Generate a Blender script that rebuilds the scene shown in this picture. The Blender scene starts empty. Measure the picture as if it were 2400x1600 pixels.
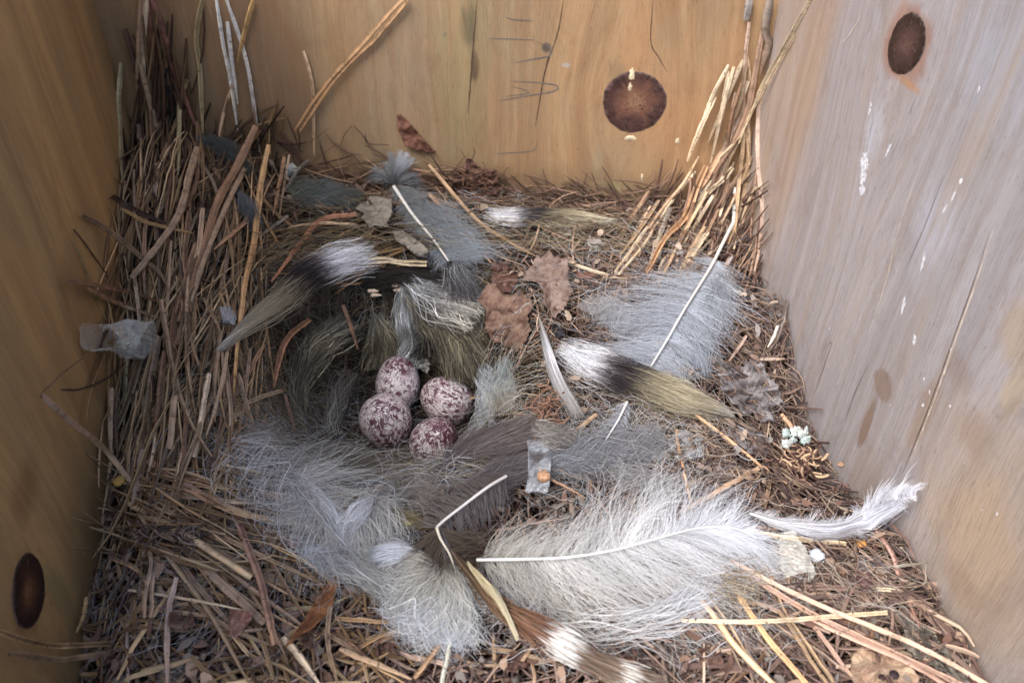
import bpy, math, random
import numpy as np
rng = np.random.default_rng(11)
random.seed(5)
SC = bpy.context.scene
COL = SC.collection

# ------------------------------------------------------------------ camera, world, sun, exposure
F, PITCH, CH = 1800.0, math.radians(37.0), 0.19        # focal length in photo pixels (2400 wide), pitch, height over the rim
cam_d = bpy.data.cameras.new('camera'); cam = bpy.data.objects.new('camera', cam_d); COL.objects.link(cam)
cam.location = (0, 0, CH); cam.rotation_euler = (math.pi/2 - PITCH, 0, 0)
cam_d.sensor_width = 36; cam_d.lens = 36*F/2400; cam_d.clip_start = 0.005; cam_d.clip_end = 50
cam_d.dof.use_dof = True; cam_d.dof.focus_distance = 0.275; cam_d.dof.aperture_fstop = 20
SC.camera = cam
w = bpy.data.worlds.new('World'); SC.world = w; w.use_nodes = True
wn = w.node_tree; bg = wn.nodes['Background']
sky = wn.nodes.new('ShaderNodeTexSky'); sky.sky_type = 'NISHITA'; sky.sun_disc = False
sky.sun_elevation = math.radians(52); sky.sun_rotation = math.radians(215)
sky.air_density = 1.0; sky.dust_density = 3.0; sky.ozone_density = 1.0
wn.links.new(sky.outputs[0], bg.inputs['Color']); bg.inputs['Strength'].default_value = 0.135
sd = bpy.data.lights.new('sun', 'SUN'); sd.energy = 2.2; sd.angle = math.radians(40); sd.color = (1.0, 0.98, 0.95)
sun = bpy.data.objects.new('sun', sd); COL.objects.link(sun)
sun.rotation_euler = (math.radians(39), 0, math.radians(-52))   # light comes down from the front left
SC.view_settings.view_transform = 'Standard'; SC.view_settings.look = 'None'
SC.view_settings.exposure = 0.93; SC.view_settings.gamma = 1
try: SC.cycles.max_bounces = 8; SC.cycles.transparent_max_bounces = 16
except Exception: pass

# ------------------------------------------------------------------ places: pixel (of the 2352 wide view) -> point on the nest or on a board
K = 2400/2352
RX = 0.122
BY = lambda x: 0.374 + (0.12-x)*0.084
LX = lambda y: -0.205 + (0.401-y)*0.285
cupx, cupy = -0.052, 0.240
def nz(x, y, s, seed):
    v = 0
    for k in range(4):
        a = seed*1.7 + k*2.1
        v = v + np.sin((x*math.cos(a)+y*math.sin(a))*s*(1+0.6*k)+seed*3.1+k)*(0.7**k)
    return v/2.2
def H(x, y):
    x = np.asarray(x, float); y = np.asarray(y, float)
    r = np.sqrt(((x-cupx)/0.047)**2 + ((y-cupy)/0.056)**2)
    h = -0.045*np.exp(-r**4.5)
    h = h + (0.005+0.007/(1+np.exp((x+0.08)/0.012)))*np.exp(-((r-1.4)/0.32)**2)
    h = h + 0.036*np.exp(-((x+0.178)/0.048)**2)/(1+np.exp(-(y-0.30)/0.02))
    ss = 1/(1+np.exp(-(x-0.092)/0.009))
    h = h - 0.030*ss*np.exp(-((y-0.215)/0.055)**2) - 0.010*ss*np.exp(-((y-0.33)/0.05)**2)
    h = h - 0.022*np.exp(-((x-LX(y))/0.016)**2)*(1/(1+np.exp((y-0.27)/0.03)))
    h = h + 0.0016*nz(x, y, 110, 1.0) + 0.0010*nz(x, y, 300, 2.0)
    return h
def rays(u, v):
    u = np.asarray(u, float)*K; v = np.asarray(v, float)*K
    a = (u-1200)/F; b = (v-800)/F
    c, s = math.cos(PITCH), math.sin(PITCH)
    d = np.stack([a, c - b*s, -s - b*c], -1)
    return d/np.linalg.norm(d, axis=-1, keepdims=True)
C0 = np.array([0, 0, CH])
TS = np.linspace(0.09, 0.75, 260)
def hit(u, v, wall_only=None):
    d = rays(u, v)
    sh = d.shape[:-1]; d = d.reshape(-1, 3)
    tb = (0.374+0.12*0.084)/(d[:, 1]+0.084*d[:, 0])
    tr = np.where(d[:, 0] > 1e-6, RX/np.maximum(d[:, 0], 1e-6), 9)
    den = d[:, 0]+0.285*d[:, 1]; tl0 = (-0.205+0.401*0.285)/np.where(abs(den) < 1e-6, 1e-6, den)
    tl = np.where(tl0 > 0, tl0, 9)
    if wall_only: t = {'b': tb, 'r': tr, 'l': tl}[wall_only]
    else:
        p = C0 + d[:, None, :]*TS[None, :, None]
        g = p[..., 2] - H(p[..., 0], p[..., 1])
        neg = g < 0; i = np.where(neg.any(1), neg.argmax(1), len(TS)-1); i = np.maximum(i, 1)
        k = np.arange(len(d)); g0, g1 = g[k, i-1], g[k, i]
        tn = np.where(neg.any(1), TS[i-1] + (TS[1]-TS[0])*g0/np.where(abs(g0-g1) < 1e-9, 1, g0-g1), 9)
        t = np.minimum(np.minimum(tb, tr), np.minimum(tl, tn))
    return (C0 + d*t[:, None]).reshape(sh+(3,)), d.reshape(sh+(3,))
def P(u, v, off=0.0, wall=None):
    """point seen at (u,v) on the first surface, lifted off it by `off` millimetres"""
    p, d = hit(u, v, wall)
    return p - d*(np.asarray(off, float)[..., None]*0.001)
def path(pts, off, n=24):
    """world-space Catmull-Rom through projected control points; a point may carry its own lift as third value"""
    u = np.array([p[0] for p in pts], float); v = np.array([p[1] for p in pts], float)
    o = np.array([p[2] if len(p) > 2 else off for p in pts], float)
    return spline(P(u, v, o), n)
def spline(q, n):
    q = np.asarray(q, float)
    if len(q) == 2: q = np.stack([q[0], (q[0]+q[1])/2, q[1]])
    e = np.concatenate([[2*q[0]-q[1]], q, [2*q[-1]-q[-2]]])
    seg = np.linalg.norm(np.diff(q, axis=0), axis=1); cum = np.concatenate([[0], np.cumsum(seg)])
    s = np.linspace(0, cum[-1], n); i = np.clip(np.searchsorted(cum, s, 'right')-1, 0, len(q)-2)
    t = ((s-cum[i])/seg[i])[:, None]
    p0, p1, p2, p3 = e[i], e[i+1], e[i+2], e[i+3]
    return 0.5*((2*p1)+(-p0+p2)*t+(2*p0-5*p1+4*p2-p3)*t**2+(-p0+3*p1-3*p2+p3)*t**3)
PXM = 0.28*K/F      # metres per view pixel at 0.28 m
def clampbox(q, m=0.001):
    y = np.minimum(q[..., 1], BY(q[..., 0])-m); x = np.clip(q[..., 0], LX(y)+m, RX-m)
    q = q.copy(); q[..., 0] = x; q[..., 1] = y
    return q
def dsc(q): return np.linalg.norm(np.asarray(q)-C0, axis=-1)/0.28
def norm(a): return a/np.maximum(np.linalg.norm(a, axis=-1, keepdims=True), 1e-12)

# ------------------------------------------------------------------ materials
SAT = 0.84
def lin(c):
    c = np.array([(x/12.92 if x <= 0.04045 else ((x+0.055)/1.055)**2.4) for x in (np.array(c)/255.0)])
    g = c @ np.array([0.3, 0.55, 0.15]); c = g+(c-g)*(SAT if c[0] > c[2]*1.15 else 1.0)
    return tuple(c*0.95)
class NT:
    def __init__(s, name):
        s.m = bpy.data.materials.new(name); s.m.use_nodes = True; s.t = s.m.node_tree; s.n = s.t.nodes
        s.b = s.n['Principled BSDF']; s.out = s.n['Material Output']
    def node(s, ty, **kw):
        n = s.n.new(ty)
        for k, v in kw.items(): setattr(n, k, v)
        return n
    def set(s, sock, v):
        if isinstance(v, bpy.types.NodeSocket): s.t.links.new(v, sock)
        elif v is not None:
            try: sock.default_value = v
            except Exception: sock.default_value = (*v, 1.0)
    def math(s, op, a, b=None, c=None, clamp=False):
        n = s.node('ShaderNodeMath', operation=op, use_clamp=clamp)
        for i, x in enumerate((a, b, c)): s.set(n.inputs[i], x) if x is not None else None
        return n.outputs[0]
    def mix(s, f, a, b, mode='MIX'):
        n = s.node('ShaderNodeMix', data_type='RGBA', blend_type=mode)
        s.set(n.inputs['Factor'], f); s.set(n.inputs['A'], a); s.set(n.inputs['B'], b)
        return n.outputs['Result']
    def noise(s, vec, scale, detail=3, rough=0.55, dist=0.0):
        n = s.node('ShaderNodeTexNoise'); s.set(n.inputs['Vector'], vec)
        n.inputs['Scale'].default_value = scale; n.inputs['Detail'].default_value = detail
        n.inputs['Roughness'].default_value = rough; n.inputs['Distortion'].default_value = dist
        return n.outputs['Fac']
    def ramp(s, f, stops):
        n = s.node('ShaderNodeValToRGB'); s.set(n.inputs[0], f); e = n.color_ramp.elements
        while len(e) < len(stops): e.new(0.5)
        for k, (p, c) in enumerate(stops):
            e[k].position = p; e[k].color = (*c, 1) if len(c) == 3 else c
        return n.outputs[0]
    def smooth(s, x, lo, hi):
        n = s.node('ShaderNodeMapRange', interpolation_type='SMOOTHSTEP'); s.set(n.inputs[0], x)
        n.inputs[1].default_value = lo; n.inputs[2].default_value = hi
        return n.outputs[0]
    def xyz(s, x, y, z):
        n = s.node('ShaderNodeCombineXYZ')
        for i, v in enumerate((x, y, z)): s.set(n.inputs[i], v)
        return n.outputs[0]
    def obj(s): return s.node('ShaderNodeTexCoord').outputs['Object']
    def scale(s, vec, sc):
        n = s.node('ShaderNodeVectorMath', operation='MULTIPLY'); s.set(n.inputs[0], vec); n.inputs[1].default_value = sc
        return n.outputs[0]
    def bump(s, h, st, dist=0.001):
        n = s.node('ShaderNodeBump'); n.inputs['Strength'].default_value = st; n.inputs['Distance'].default_value = dist
        s.set(n.inputs['Height'], h); s.t.links.new(n.outputs[0], s.b.inputs['Normal'])
    def fin(s, col, rough=0.7, spec=0.3):
        s.set(s.b.inputs['Base Color'], col); s.set(s.b.inputs['Roughness'], rough)
        s.b.inputs['Specular IOR Level'].default_value = spec
        return s.m
def translucent(m, nt, col, amount):
    tr = nt.node('ShaderNodeBsdfTranslucent'); nt.set(tr.inputs[0], col)
    mx = nt.node('ShaderNodeMixShader'); mx.inputs[0].default_value = amount
    nt.t.links.new(nt.b.outputs[0], mx.inputs[1]); nt.t.links.new(tr.outputs[0], mx.inputs[2])
    nt.t.links.new(mx.outputs[0], nt.out.inputs[0])
def mat_strand(name, rough=0.6, trans=0.25, spec=0.3):
    nt = NT(name); a = nt.node('ShaderNodeAttribute', attribute_name='tint').outputs['Color']
    nt.fin(a, rough, spec)
    if trans: translucent(nt.m, nt, a, trans)
    return nt.m
def mat_straw():
    nt = NT('dry_straw'); oi = nt.node('ShaderNodeObjectInfo'); a = nt.node('ShaderNodeAttribute', attribute_name='tint').outputs['Color']
    c = nt.obj(); v = nt.noise(c, 180, 4, 0.7); w2 = nt.noise(c, 900, 2)
    col = nt.mix(0.85, a, nt.ramp(v, [(0.3, (0.45, 0.40, 0.36)), (0.5, (1, 1, 1)), (0.75, (1.25, 1.15, 1.0))]), 'MULTIPLY')
    col = nt.mix(nt.smooth(w2, 0.62, 0.72), col, (0.06, 0.035, 0.02))
    nt.bump(w2, 0.4, 0.0003)
    return nt.fin(col, 0.55, 0.35)
M_STRAW = mat_straw()
M_BARB = mat_strand('feather_barbs', 0.6, 0.30)
M_HAIR = mat_strand('animal_hair', 0.5, 0.15, 0.4)
M_LITTER = mat_strand('dead_needles', 0.8, 0.0, 0.2)
def mat_plain(name, c, rough=0.6, noise=0.3, sc=300, spec=0.3, bump=0.2):
    nt = NT(name); o = nt.obj(); n = nt.noise(o, sc, 4, 0.65)
    col = nt.mix(nt.smooth(n, 0.3, 0.7), tuple(x*(1-noise) for x in c), tuple(min(1, x*(1+noise)) for x in c))
    nt.bump(n, bump, 0.0005)
    return nt.fin(col, rough, spec)

def wood(name, base, dark, light, grey, grey_amt, knots, spots, lines_scale=1.0, sheen=0.45, seed=0.0, gx=None, shear=0.0, mottle=0.5):
    """boards: grain runs up local Z, bends round the knots, weathering, stains and other colour spots lie where listed (local metres)"""
    nt = NT(name); o = nt.obj(); sp = nt.node('ShaderNodeSeparateXYZ'); nt.set(sp.inputs[0], o)
    x, y, z = sp.outputs
    xx = nt.math('ADD', x, nt.math('MULTIPLY', z, shear))
    for (kx, kz, kr, amp) in knots:
        dx = nt.math('SUBTRACT', x, kx); dz = nt.math('SUBTRACT', z, kz)
        r2 = nt.math('ADD', nt.math('MULTIPLY', dx, dx), nt.math('MULTIPLY', nt.math('MULTIPLY', dz, dz), 0.25))
        g = nt.math('EXPONENT', nt.math('MULTIPLY', r2, -1.0/(kr*2.2)**2))
        xx = nt.math('SUBTRACT', xx, nt.math('MULTIPLY', nt.math('MULTIPLY', dx, g), amp))
    wob = nt.noise(nt.xyz(nt.math('ADD', x, seed), y, nt.math('MULTIPLY', z, 0.35)), 14, 2)
    xx = nt.math('ADD', xx, nt.math('MULTIPLY', nt.math('SUBTRACT', wob, 0.5), 0.03))
    gv = nt.xyz(nt.math('ADD', xx, seed), y, nt.math('MULTIPLY', z, 0.05))
    g1 = nt.noise(gv, 170*lines_scale, 5, 0.65); g2 = nt.noise(gv, 42*lines_scale, 3); g3 = nt.noise(gv, 700, 3, 0.7)
    col = nt.mix(nt.smooth(g2, 0.3, 0.7), dark, base)
    col = nt.mix(nt.math('MULTIPLY', nt.smooth(g1, 0.46, 0.74), 0.55), col, light)
    col = nt.mix(nt.math('MULTIPLY', nt.smooth(g3, 0.5, 0.75), 0.35), col, dark)
    m1 = nt.noise(nt.xyz(x, y, nt.math('MULTIPLY', z, 0.4)), 22, 5, 0.6, 0.5)
    m2 = nt.noise(o, 160, 5, 0.7)
    ga = nt.math('MULTIPLY', nt.smooth(m1, 0.35, 0.68), grey_amt)
    if gx: ga = nt.math('MAXIMUM', ga, nt.math('MULTIPLY', nt.smooth(nt.math('ADD', nt.math('MULTIPLY', x, gx[0]), nt.math('MULTIPLY', nt.math('SUBTRACT', m1, 0.5), 0.06)), gx[1], gx[2]), gx[3]), clamp=True)
    gcol = nt.mix(nt.smooth(g1, 0.3, 0.7), tuple(c*0.78 for c in grey), grey)
    col = nt.mix(ga, col, gcol)
    nz_ = nt.math('SUBTRACT', nt.noise(o, 55, 4, 0.6), 0.5)
    for (sx, sz, rx, rz, an, c, amt, soft) in spots:
        ca, sa = math.cos(an), math.sin(an)
        dx = nt.math('SUBTRACT', x, sx); dz = nt.math('SUBTRACT', z, sz)
        a = nt.math('DIVIDE', nt.math('ADD', nt.math('MULTIPLY', dx, ca), nt.math('MULTIPLY', dz, sa)), rx)
        b = nt.math('DIVIDE', nt.math('SUBTRACT', nt.math('MULTIPLY', dz, ca), nt.math('MULTIPLY', dx, sa)), rz)
        d = nt.math('SQRT', nt.math('ADD', nt.math('MULTIPLY', a, a), nt.math('MULTIPLY', b, b)))
        d = nt.math('ADD', d, nt.math('MULTIPLY', nz_, 1.1))
        f = nt.math('MULTIPLY', nt.math('SUBTRACT', 1.0, nt.smooth(d, 1.0-soft, 1.0+soft*0.4)), amt)
        col = nt.mix(f, col, c)
    specks = nt.smooth(m2, 0.66, 0.74)
    col = nt.mix(nt.math('MULTIPLY', specks, mottle), col, tuple(c*0.35 for c in dark))
    pale = nt.smooth(nt.noise(nt.xyz(x, y, nt.math('MULTIPLY', z, 0.3)), 120, 5, 0.75), 0.66, 0.78)
    col = nt.mix(nt.math('MULTIPLY', pale, 0.5), col, tuple(min(1, c*1.5+0.05) for c in grey))
    fine = nt.noise(nt.xyz(xx, y, nt.math('MULTIPLY', z, 0.07)), 1500, 4, 0.8)
    pore = nt.noise(nt.xyz(xx, nt.math('ADD', y, 5.0), nt.math('MULTIPLY', z, 0.16)), 1100, 2, 0.6)
    col = nt.mix(nt.math('MULTIPLY', nt.smooth(pore, 0.64, 0.69), 0.45), col, tuple(c*0.5 for c in dark))
    col = nt.mix(nt.math('MULTIPLY', nt.smooth(fine, 0.48, 0.66), 0.32), col, tuple(c*0.6 for c in dark))
    blot = nt.noise(nt.xyz(nt.math('ADD', x, 3.0), y, nt.math('MULTIPLY', z, 0.6)), 48, 6, 0.72, 0.6)
    col = nt.mix(nt.math('MULTIPLY', nt.smooth(blot, 0.5, 0.72), 0.42), col, tuple(c*0.72 for c in dark))
    streak = nt.noise(nt.xyz(nt.math('ADD', xx, 7.0), y, nt.math('MULTIPLY', z, 0.09)), 75, 5, 0.7)
    col = nt.mix(nt.math('MULTIPLY', nt.smooth(streak, 0.5, 0.66), 0.5), col, base)
    ln = nt.math('SINE', nt.math('ADD', nt.math('MULTIPLY', xx, 620*lines_scale), nt.math('MULTIPLY', g2, 30)))
    col = nt.mix(nt.math('MULTIPLY', nt.smooth(ln, 0.3, 1.0), nt.math('MULTIPLY', nt.smooth(m1, 0.3, 0.6), 0.30)), col, dark)
    streak2 = nt.noise(nt.xyz(nt.math('ADD', xx, 17.0), y, nt.math('MULTIPLY', z, 0.06)), 230, 4, 0.7)
    col = nt.mix(nt.math('MULTIPLY', nt.smooth(streak2, 0.56, 0.7), 0.4), col, dark)
    hgt = nt.math('ADD', nt.math('MULTIPLY', g1, 0.8), nt.math('MULTIPLY', g3, 0.5))
    hgt = nt.math('ADD', hgt, nt.math('MULTIPLY', fine, 0.8)); nt.bump(hgt, 0.55, 0.0008)
    return nt.fin(col, nt.math('ADD', 0.75-sheen*0.5, nt.math('MULTIPLY', m1, 0.25)), sheen)

# ------------------------------------------------------------------ object helpers
def tag(o, label=None, cat=None, group=None, kind=None):
    for k, v in (('label', label), ('category', cat), ('group', group), ('kind', kind)):
        if v: o[k] = v
    return o
def mesh_obj(name, verts, faces, mat, parent=None, tint=None, smooth=True, origin=None):
    verts = np.asarray(verts, float).reshape(-1, 3)
    org = np.asarray(origin if origin is not None else (0, 0, 0), float)
    me = bpy.data.meshes.new(name); fl = np.asarray(faces, dtype=object) if isinstance(faces, list) else faces
    if isinstance(fl, np.ndarray) and fl.dtype != object:
        me.vertices.add(len(verts)); me.vertices.foreach_set('co', (verts-org).ravel().astype(np.float32))
        k = fl.shape[1]; me.loops.add(fl.size); me.loops.foreach_set('vertex_index', fl.ravel().astype(np.int32))
        me.polygons.add(len(fl)); me.polygons.foreach_set('loop_start', np.arange(0, fl.size, k, dtype=np.int32))
        me.polygons.foreach_set('loop_total', np.full(len(fl), k, dtype=np.int32)); me.update(calc_edges=True)
    else: me.from_pydata([tuple(v) for v in (verts-org)], [], [tuple(f) for f in faces])
    if tint is not None:
        ca = me.color_attributes.new('tint', 'FLOAT_COLOR', 'POINT')
        t = np.ones((len(verts), 4), np.float32); t[:, :3] = np.asarray(tint).reshape(-1, 3); ca.data.foreach_set('color', t.ravel())
    me.polygons.foreach_set('use_smooth', np.full(len(me.polygons), smooth))
    me.materials.append(mat); me.validate()
    o = bpy.data.objects.new(name, me); COL.objects.link(o)
    if parent is not None:
        o.parent = parent; o.location = org - np.array(parent['_o']) if '_o' in parent else org
    else: o.location = org
    return o
def empty(name, loc):
    o = bpy.data.objects.new(name, None); COL.objects.link(o); o.location = loc; o.empty_display_size = 0.005
    return o
def strands(Pt, R, Cc, sides=2, ref=None, flat=1.0, groove=False):
    """Pt (m,n,3) centre lines, R (m,n) radii, Cc (m,n,3) colours -> verts, quads, tint"""
    m, n, _ = Pt.shape
    T = norm(np.gradient(Pt, axis=1))
    if ref is None: ref = norm(C0 - Pt + rng.normal(0, 0.12 if m > 1 else 0.03, (m, 1, 3)))
    S = norm(np.cross(T, ref)); N = np.cross(S, T)
    if sides == 2: off = [S, -S]
    else:
        off = [math.cos(2*math.pi*k/sides)*S + flat*math.sin(2*math.pi*k/sides)*(0.25 if groove and abs(math.cos(2*math.pi*k/sides)) < 0.35 else 1)*N for k in range(sides)]
    V = np.stack([Pt + R[..., None]*o for o in off], 2)        # m,n,sides,3
    idx = np.arange(m*n*sides).reshape(m, n, sides)
    q = []
    rngk = [0] if sides == 2 else range(sides)
    for k in rngk:
        k2 = (k+1) % sides
        q.append(np.stack([idx[:, :-1, k], idx[:, 1:, k], idx[:, 1:, k2], idx[:, :-1, k2]], -1).reshape(-1, 4))
    t = np.repeat(Cc[:, :, None, :], sides, 2)
    if sides >= 5: t = t*np.exp(rng.normal(0, 0.36, (m, 1, sides, 1))+rng.normal(0, 0.08, (m, n, sides, 1)))
    return V.reshape(-1, 3), np.concatenate(q), t.reshape(-1, 3)
def merge(parts):
    V, Q, T, o = [], [], [], 0
    for v, q, t in parts: V.append(v); Q.append(q+o); T.append(t); o += len(v)
    return np.concatenate(V), np.concatenate(Q), np.concatenate(T)
def colmix(stops, t, jit=0.0, shape=None):
    """colour along t from stops [(pos,(r,g,b)sRGB)], linear"""
    t = np.asarray(t, float); ps = [s[0] for s in stops]; cs = np.array([lin(s[1]) for s in stops])
    return np.stack([np.interp(t, ps, cs[:, k]) for k in range(3)], -1)

# ------------------------------------------------------------------ the box: three boards in view, floor board under the nest
box = empty('nest_box', (0, 0.2, -0.07)); box['_o'] = (0, 0.2, -0.07)
tag(box, 'open wooden nest box of knotty plywood boards round the bird nest', 'nest box')
def board_frame(kind):
    if kind == 'b': A = np.array([1, -0.084, 0.0]); O = np.array([-0.205, BY(-0.205), 0])
    if kind == 'r': A = np.array([0, -1.0, 0]); O = np.array([RX, 0.374, 0])
    if kind == 'l': A = np.array([-0.285, 1.0, 0]); O = np.array([LX(0.02), 0.02, 0])
    return O, A/np.linalg.norm(A)
FR = {k: board_frame(k) for k in 'brl'}
def loc2(kind, u, v):
    p, _ = hit(u, v, kind); O, A = FR[kind]
    return float((p-O) @ A), float(p[2])
def locs(kind, u, v):
    p, _ = hit(u, v, kind); O, A = FR[kind]
    return (p-O) @ A, p[..., 2]
def spot(kind, u, v, ru, rv, an, c, amt, soft):
    """colour spot of half-size ru x rv view pixels centred at (u,v) of a board"""
    a, b = loc2(kind, u, v); a1, b1 = loc2(kind, u+ru, v); a2, b2 = loc2(kind, u, v+rv)
    return (a, b, max(abs(a1-a), 0.0008), max(abs(b2-b), 0.0008), an, lin(c), amt, soft)
def board(name, kind, a0, a1, z0, z1, mat, th=0.018):
    O, A = FR[kind]; Nn = np.cross([0, 0, 1], A)
    xs = [a0, a1]; v = [(x, y, z) for z in (z0, z1) for y in (0, th) for x in xs]
    f = [(0, 1, 5, 4), (3, 2, 6, 7), (2, 0, 4, 6), (1, 3, 7, 5), (4, 5, 7, 6), (2, 3, 1, 0)]
    me = bpy.data.meshes.new(name); me.from_pydata(v, [], f); me.materials.append(mat)
    o = bpy.data.objects.new(name, me); COL.objects.link(o); o.parent = box
    o.location = O - np.array(box['_o']); o.rotation_euler = (0, 0, math.atan2(A[1], A[0]))
    b = o.modifiers.new('bevel', 'BEVEL'); b.width = 0.0008; b.segments = 2
    o['_o'] = (0, 0, 0)
    return o
HALO = None
kb = loc2('b', 1457, 234); kr = loc2('r', 2083, 101); kl = loc2('l', 64, 1357)
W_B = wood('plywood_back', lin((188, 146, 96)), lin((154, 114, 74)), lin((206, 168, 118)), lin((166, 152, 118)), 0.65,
           [(kb[0], kb[1], 0.016, 1.0)],
           [spot('b', 1457, 234, 120, 118, 0, (180, 134, 88), 0.5, 0.5), spot('b', 1462, 110, 40, 90, 0, (180, 128, 78), 0.5, 0.7), spot('b', 600, 150, 130, 330, 0, (120, 82, 56), 0.5, 0.7), spot('b', 1060, 160, 70, 260, 0, (146, 136, 92), 0.6, 0.6),  # includes a broad darker spot towards the board's left end
            spot('b', 1100, 420, 600, 46, 0, (124, 98, 66), 0.6, 0.9), spot('b', 1640, 250, 120, 300, 0, (200, 146, 90), 0.4, 0.8),  # wide soft band, darker along the foot of the board
            spot('b', 1075, 55, 22, 60, 0, (70, 74, 52), 0.7, 0.6), spot('b', 1090, 150, 10, 40, 0, (52, 46, 42), 0.8, 0.5),
            spot('b', 1420, 460, 130, 40, 0, (188, 176, 120), 0.7, 0.6), spot('b', 1255, 110, 12, 12, 0, (60, 60, 62), 0.8, 0.5),
            spot('b', 1300, 150, 12, 6, 0, (170, 176, 182), 0.7, 0.5), spot('b', 900, 130, 120, 200, 0, (164, 134, 104), 0.5, 0.8),
            spot('b', 1420, 175, 30, 40, 0.6, (140, 116, 80), 0.6, 0.6)], seed=0.3, mottle=0.6)
W_R = wood('plywood_right', lin((186, 162, 140)), lin((154, 132, 114)), lin((206, 194, 184)), lin((184, 179, 184)), 0.6,
           [(kr[0], kr[1], 0.014, 0.9)],
           [spot('r', 2083, 101, 66, 112, 0, (166, 104, 70), 0.7, 0.3), spot('r', 1850, 200, 50, 500, 0, (184, 142, 100), 0.6, 0.9), spot('r', 2030, 885, 32, 48, 0, (146, 118, 100), 0.8, 0.25),
            spot('r', 1990, 975, 13, 110, 0.0, (138, 106, 80), 0.8, 0.4), spot('r', 2120, 950, 28, 170, 0.0, (158, 126, 104), 0.6, 0.5),
            spot('r', 2200, 850, 60, 60, 0, (150, 126, 112), 0.5, 0.6), spot('r', 2250, 1250, 420, 420, 0, (190, 160, 126), 0.9, 0.95), spot('r', 2240, 1000, 60, 90, 0, (160, 130, 104), 0.5, 0.6), spot('r', 2200, 1330, 90, 60, 0.3, (164, 132, 102), 0.5, 0.6), spot('r', 2330, 900, 40, 90, 0, (206, 180, 140), 0.6, 0.5),
            spot('r', 2345, 760, 70, 120, 0, (186, 158, 124), 0.6, 0.6), spot('r', 2083, 190, 40, 14, 0, (196, 134, 80), 0.8, 0.7),
            spot('r', 2010, 300, 24, 90, 0, (196, 198, 208), 0.6, 0.5), spot('r', 2150, 520, 60, 170, 0.1, (198, 200, 212), 0.6, 0.7),
            spot('r', 2300, 150, 160, 200, 0, (176, 178, 188), 0.5, 0.8), spot('r', 2000, 1150, 110, 130, 0, (160, 138, 114), 0.5, 0.8)],
           seed=1.7, gx=(1.0, 0.01, 0.07, 0.78), sheen=0.6, lines_scale=0.9, mottle=0.18)
W_L = wood('plywood_left', lin((200, 156, 88)), lin((164, 124, 70)), lin((210, 172, 106)), lin((158, 140, 92)), 0.4,
           [(kl[0], kl[1], 0.014, 0.9)],
           [spot('l', 64, 1357, 75, 170, 0, (110, 72, 40), 0.8, 0.5), spot('l', 60, 1120, 60, 120, 0, (120, 74, 40), 0.6, 0.8), spot('l', 130, 1350, 30, 200, 0, (132, 130, 84), 0.6, 0.8),
            spot('l', 180, 700, 60, 300, 0, (136, 92, 46), 0.5, 0.8)], seed=3.1, sheen=0.35, mottle=0.15)
LB = np.linalg.norm([RX+0.205, 0.084*(RX+0.205)])
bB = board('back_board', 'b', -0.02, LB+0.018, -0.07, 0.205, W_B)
bR = board('side_board', 'r', -0.002, 0.37, -0.07, 0.205, W_R)
lenL = np.linalg.norm([0.381*0.285, 0.381])
bL = board('side_board', 'l', 0.0, lenL+0.002, -0.07, 0.205, W_L)
bR['label'] = 'pale grey weathered side board'; bL['label'] = 'dark amber shaded side board'
fm = mat_plain('floor_wood', lin((120, 90, 60)))
v = [(-0.225, 0.0, 0), (0.14, 0.0, 0), (0.14, 0.395, 0), (-0.225, 0.42, 0)]
fb = mesh_obj('floor_board', np.array(v+[(a, b, -0.018) for a, b, c in v])+np.array([0, 0, -0.0725]), [(0, 1, 2, 3), (7, 6, 5, 4), (0, 4, 5, 1), (1, 5, 6, 2), (2, 6, 7, 3), (3, 7, 4, 0)], fm, box, smooth=False)

def knot(kind, cu, cv, ru, rv, rot, name, mat, parentb):
    """an irregular plug of end grain standing 0.25 mm proud of its board"""
    n, rings = 72, 10; V = []; O, A = FR[kind]; Nn = np.cross([0, 0, 1], A)
    th = np.linspace(0, 2*math.pi, n, endpoint=False)
    edge = 1 + 0.015*np.sin(3*th+1.1)+0.008*np.sin(7*th+rot)+0.008*np.sin(17*th)
    V.append(P(np.array([cu]), np.array([cv]), 0.25, kind)[0])
    for k in range(1, rings+1):
        r = k/rings; a = ru*r*edge*np.cos(th); b = rv*r*edge*np.sin(th)
        u = cu + a*math.cos(rot)-b*math.sin(rot); vv = cv + a*math.sin(rot)+b*math.cos(rot)
        q = P(u, vv, 0, kind) - Nn*(0.0003 if k < rings else -0.0002)
        V += list(q)
    Fc = [(0, 1+(j+1) % n, 1+j) for j in range(n)]
    for k in range(rings-1):
        for j in range(n): Fc.append((1+k*n+j, 1+k*n+(j+1) % n, 1+(k+1)*n+(j+1) % n, 1+(k+1)*n+j))
    tint = np.concatenate([[0], np.repeat(np.arange(1, rings+1)/rings, n)]); an_ = np.concatenate([[0], np.tile(th, rings)])
    o = mesh_obj(name, V, Fc, mat, None, tint=np.stack([tint, 0.5+0.5*np.cos(an_)*np.minimum(1, tint*3), 0.5+0.5*np.sin(an_)*np.minimum(1, tint*3)], -1), smooth=True)
    o.parent = parentb; o.matrix_parent_inverse = (bpy.data.objects[parentb.name].matrix_basis).inverted()
    bpy.context.view_layer.update(); o.matrix_parent_inverse = parentb.matrix_world.inverted()
    return o
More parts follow.
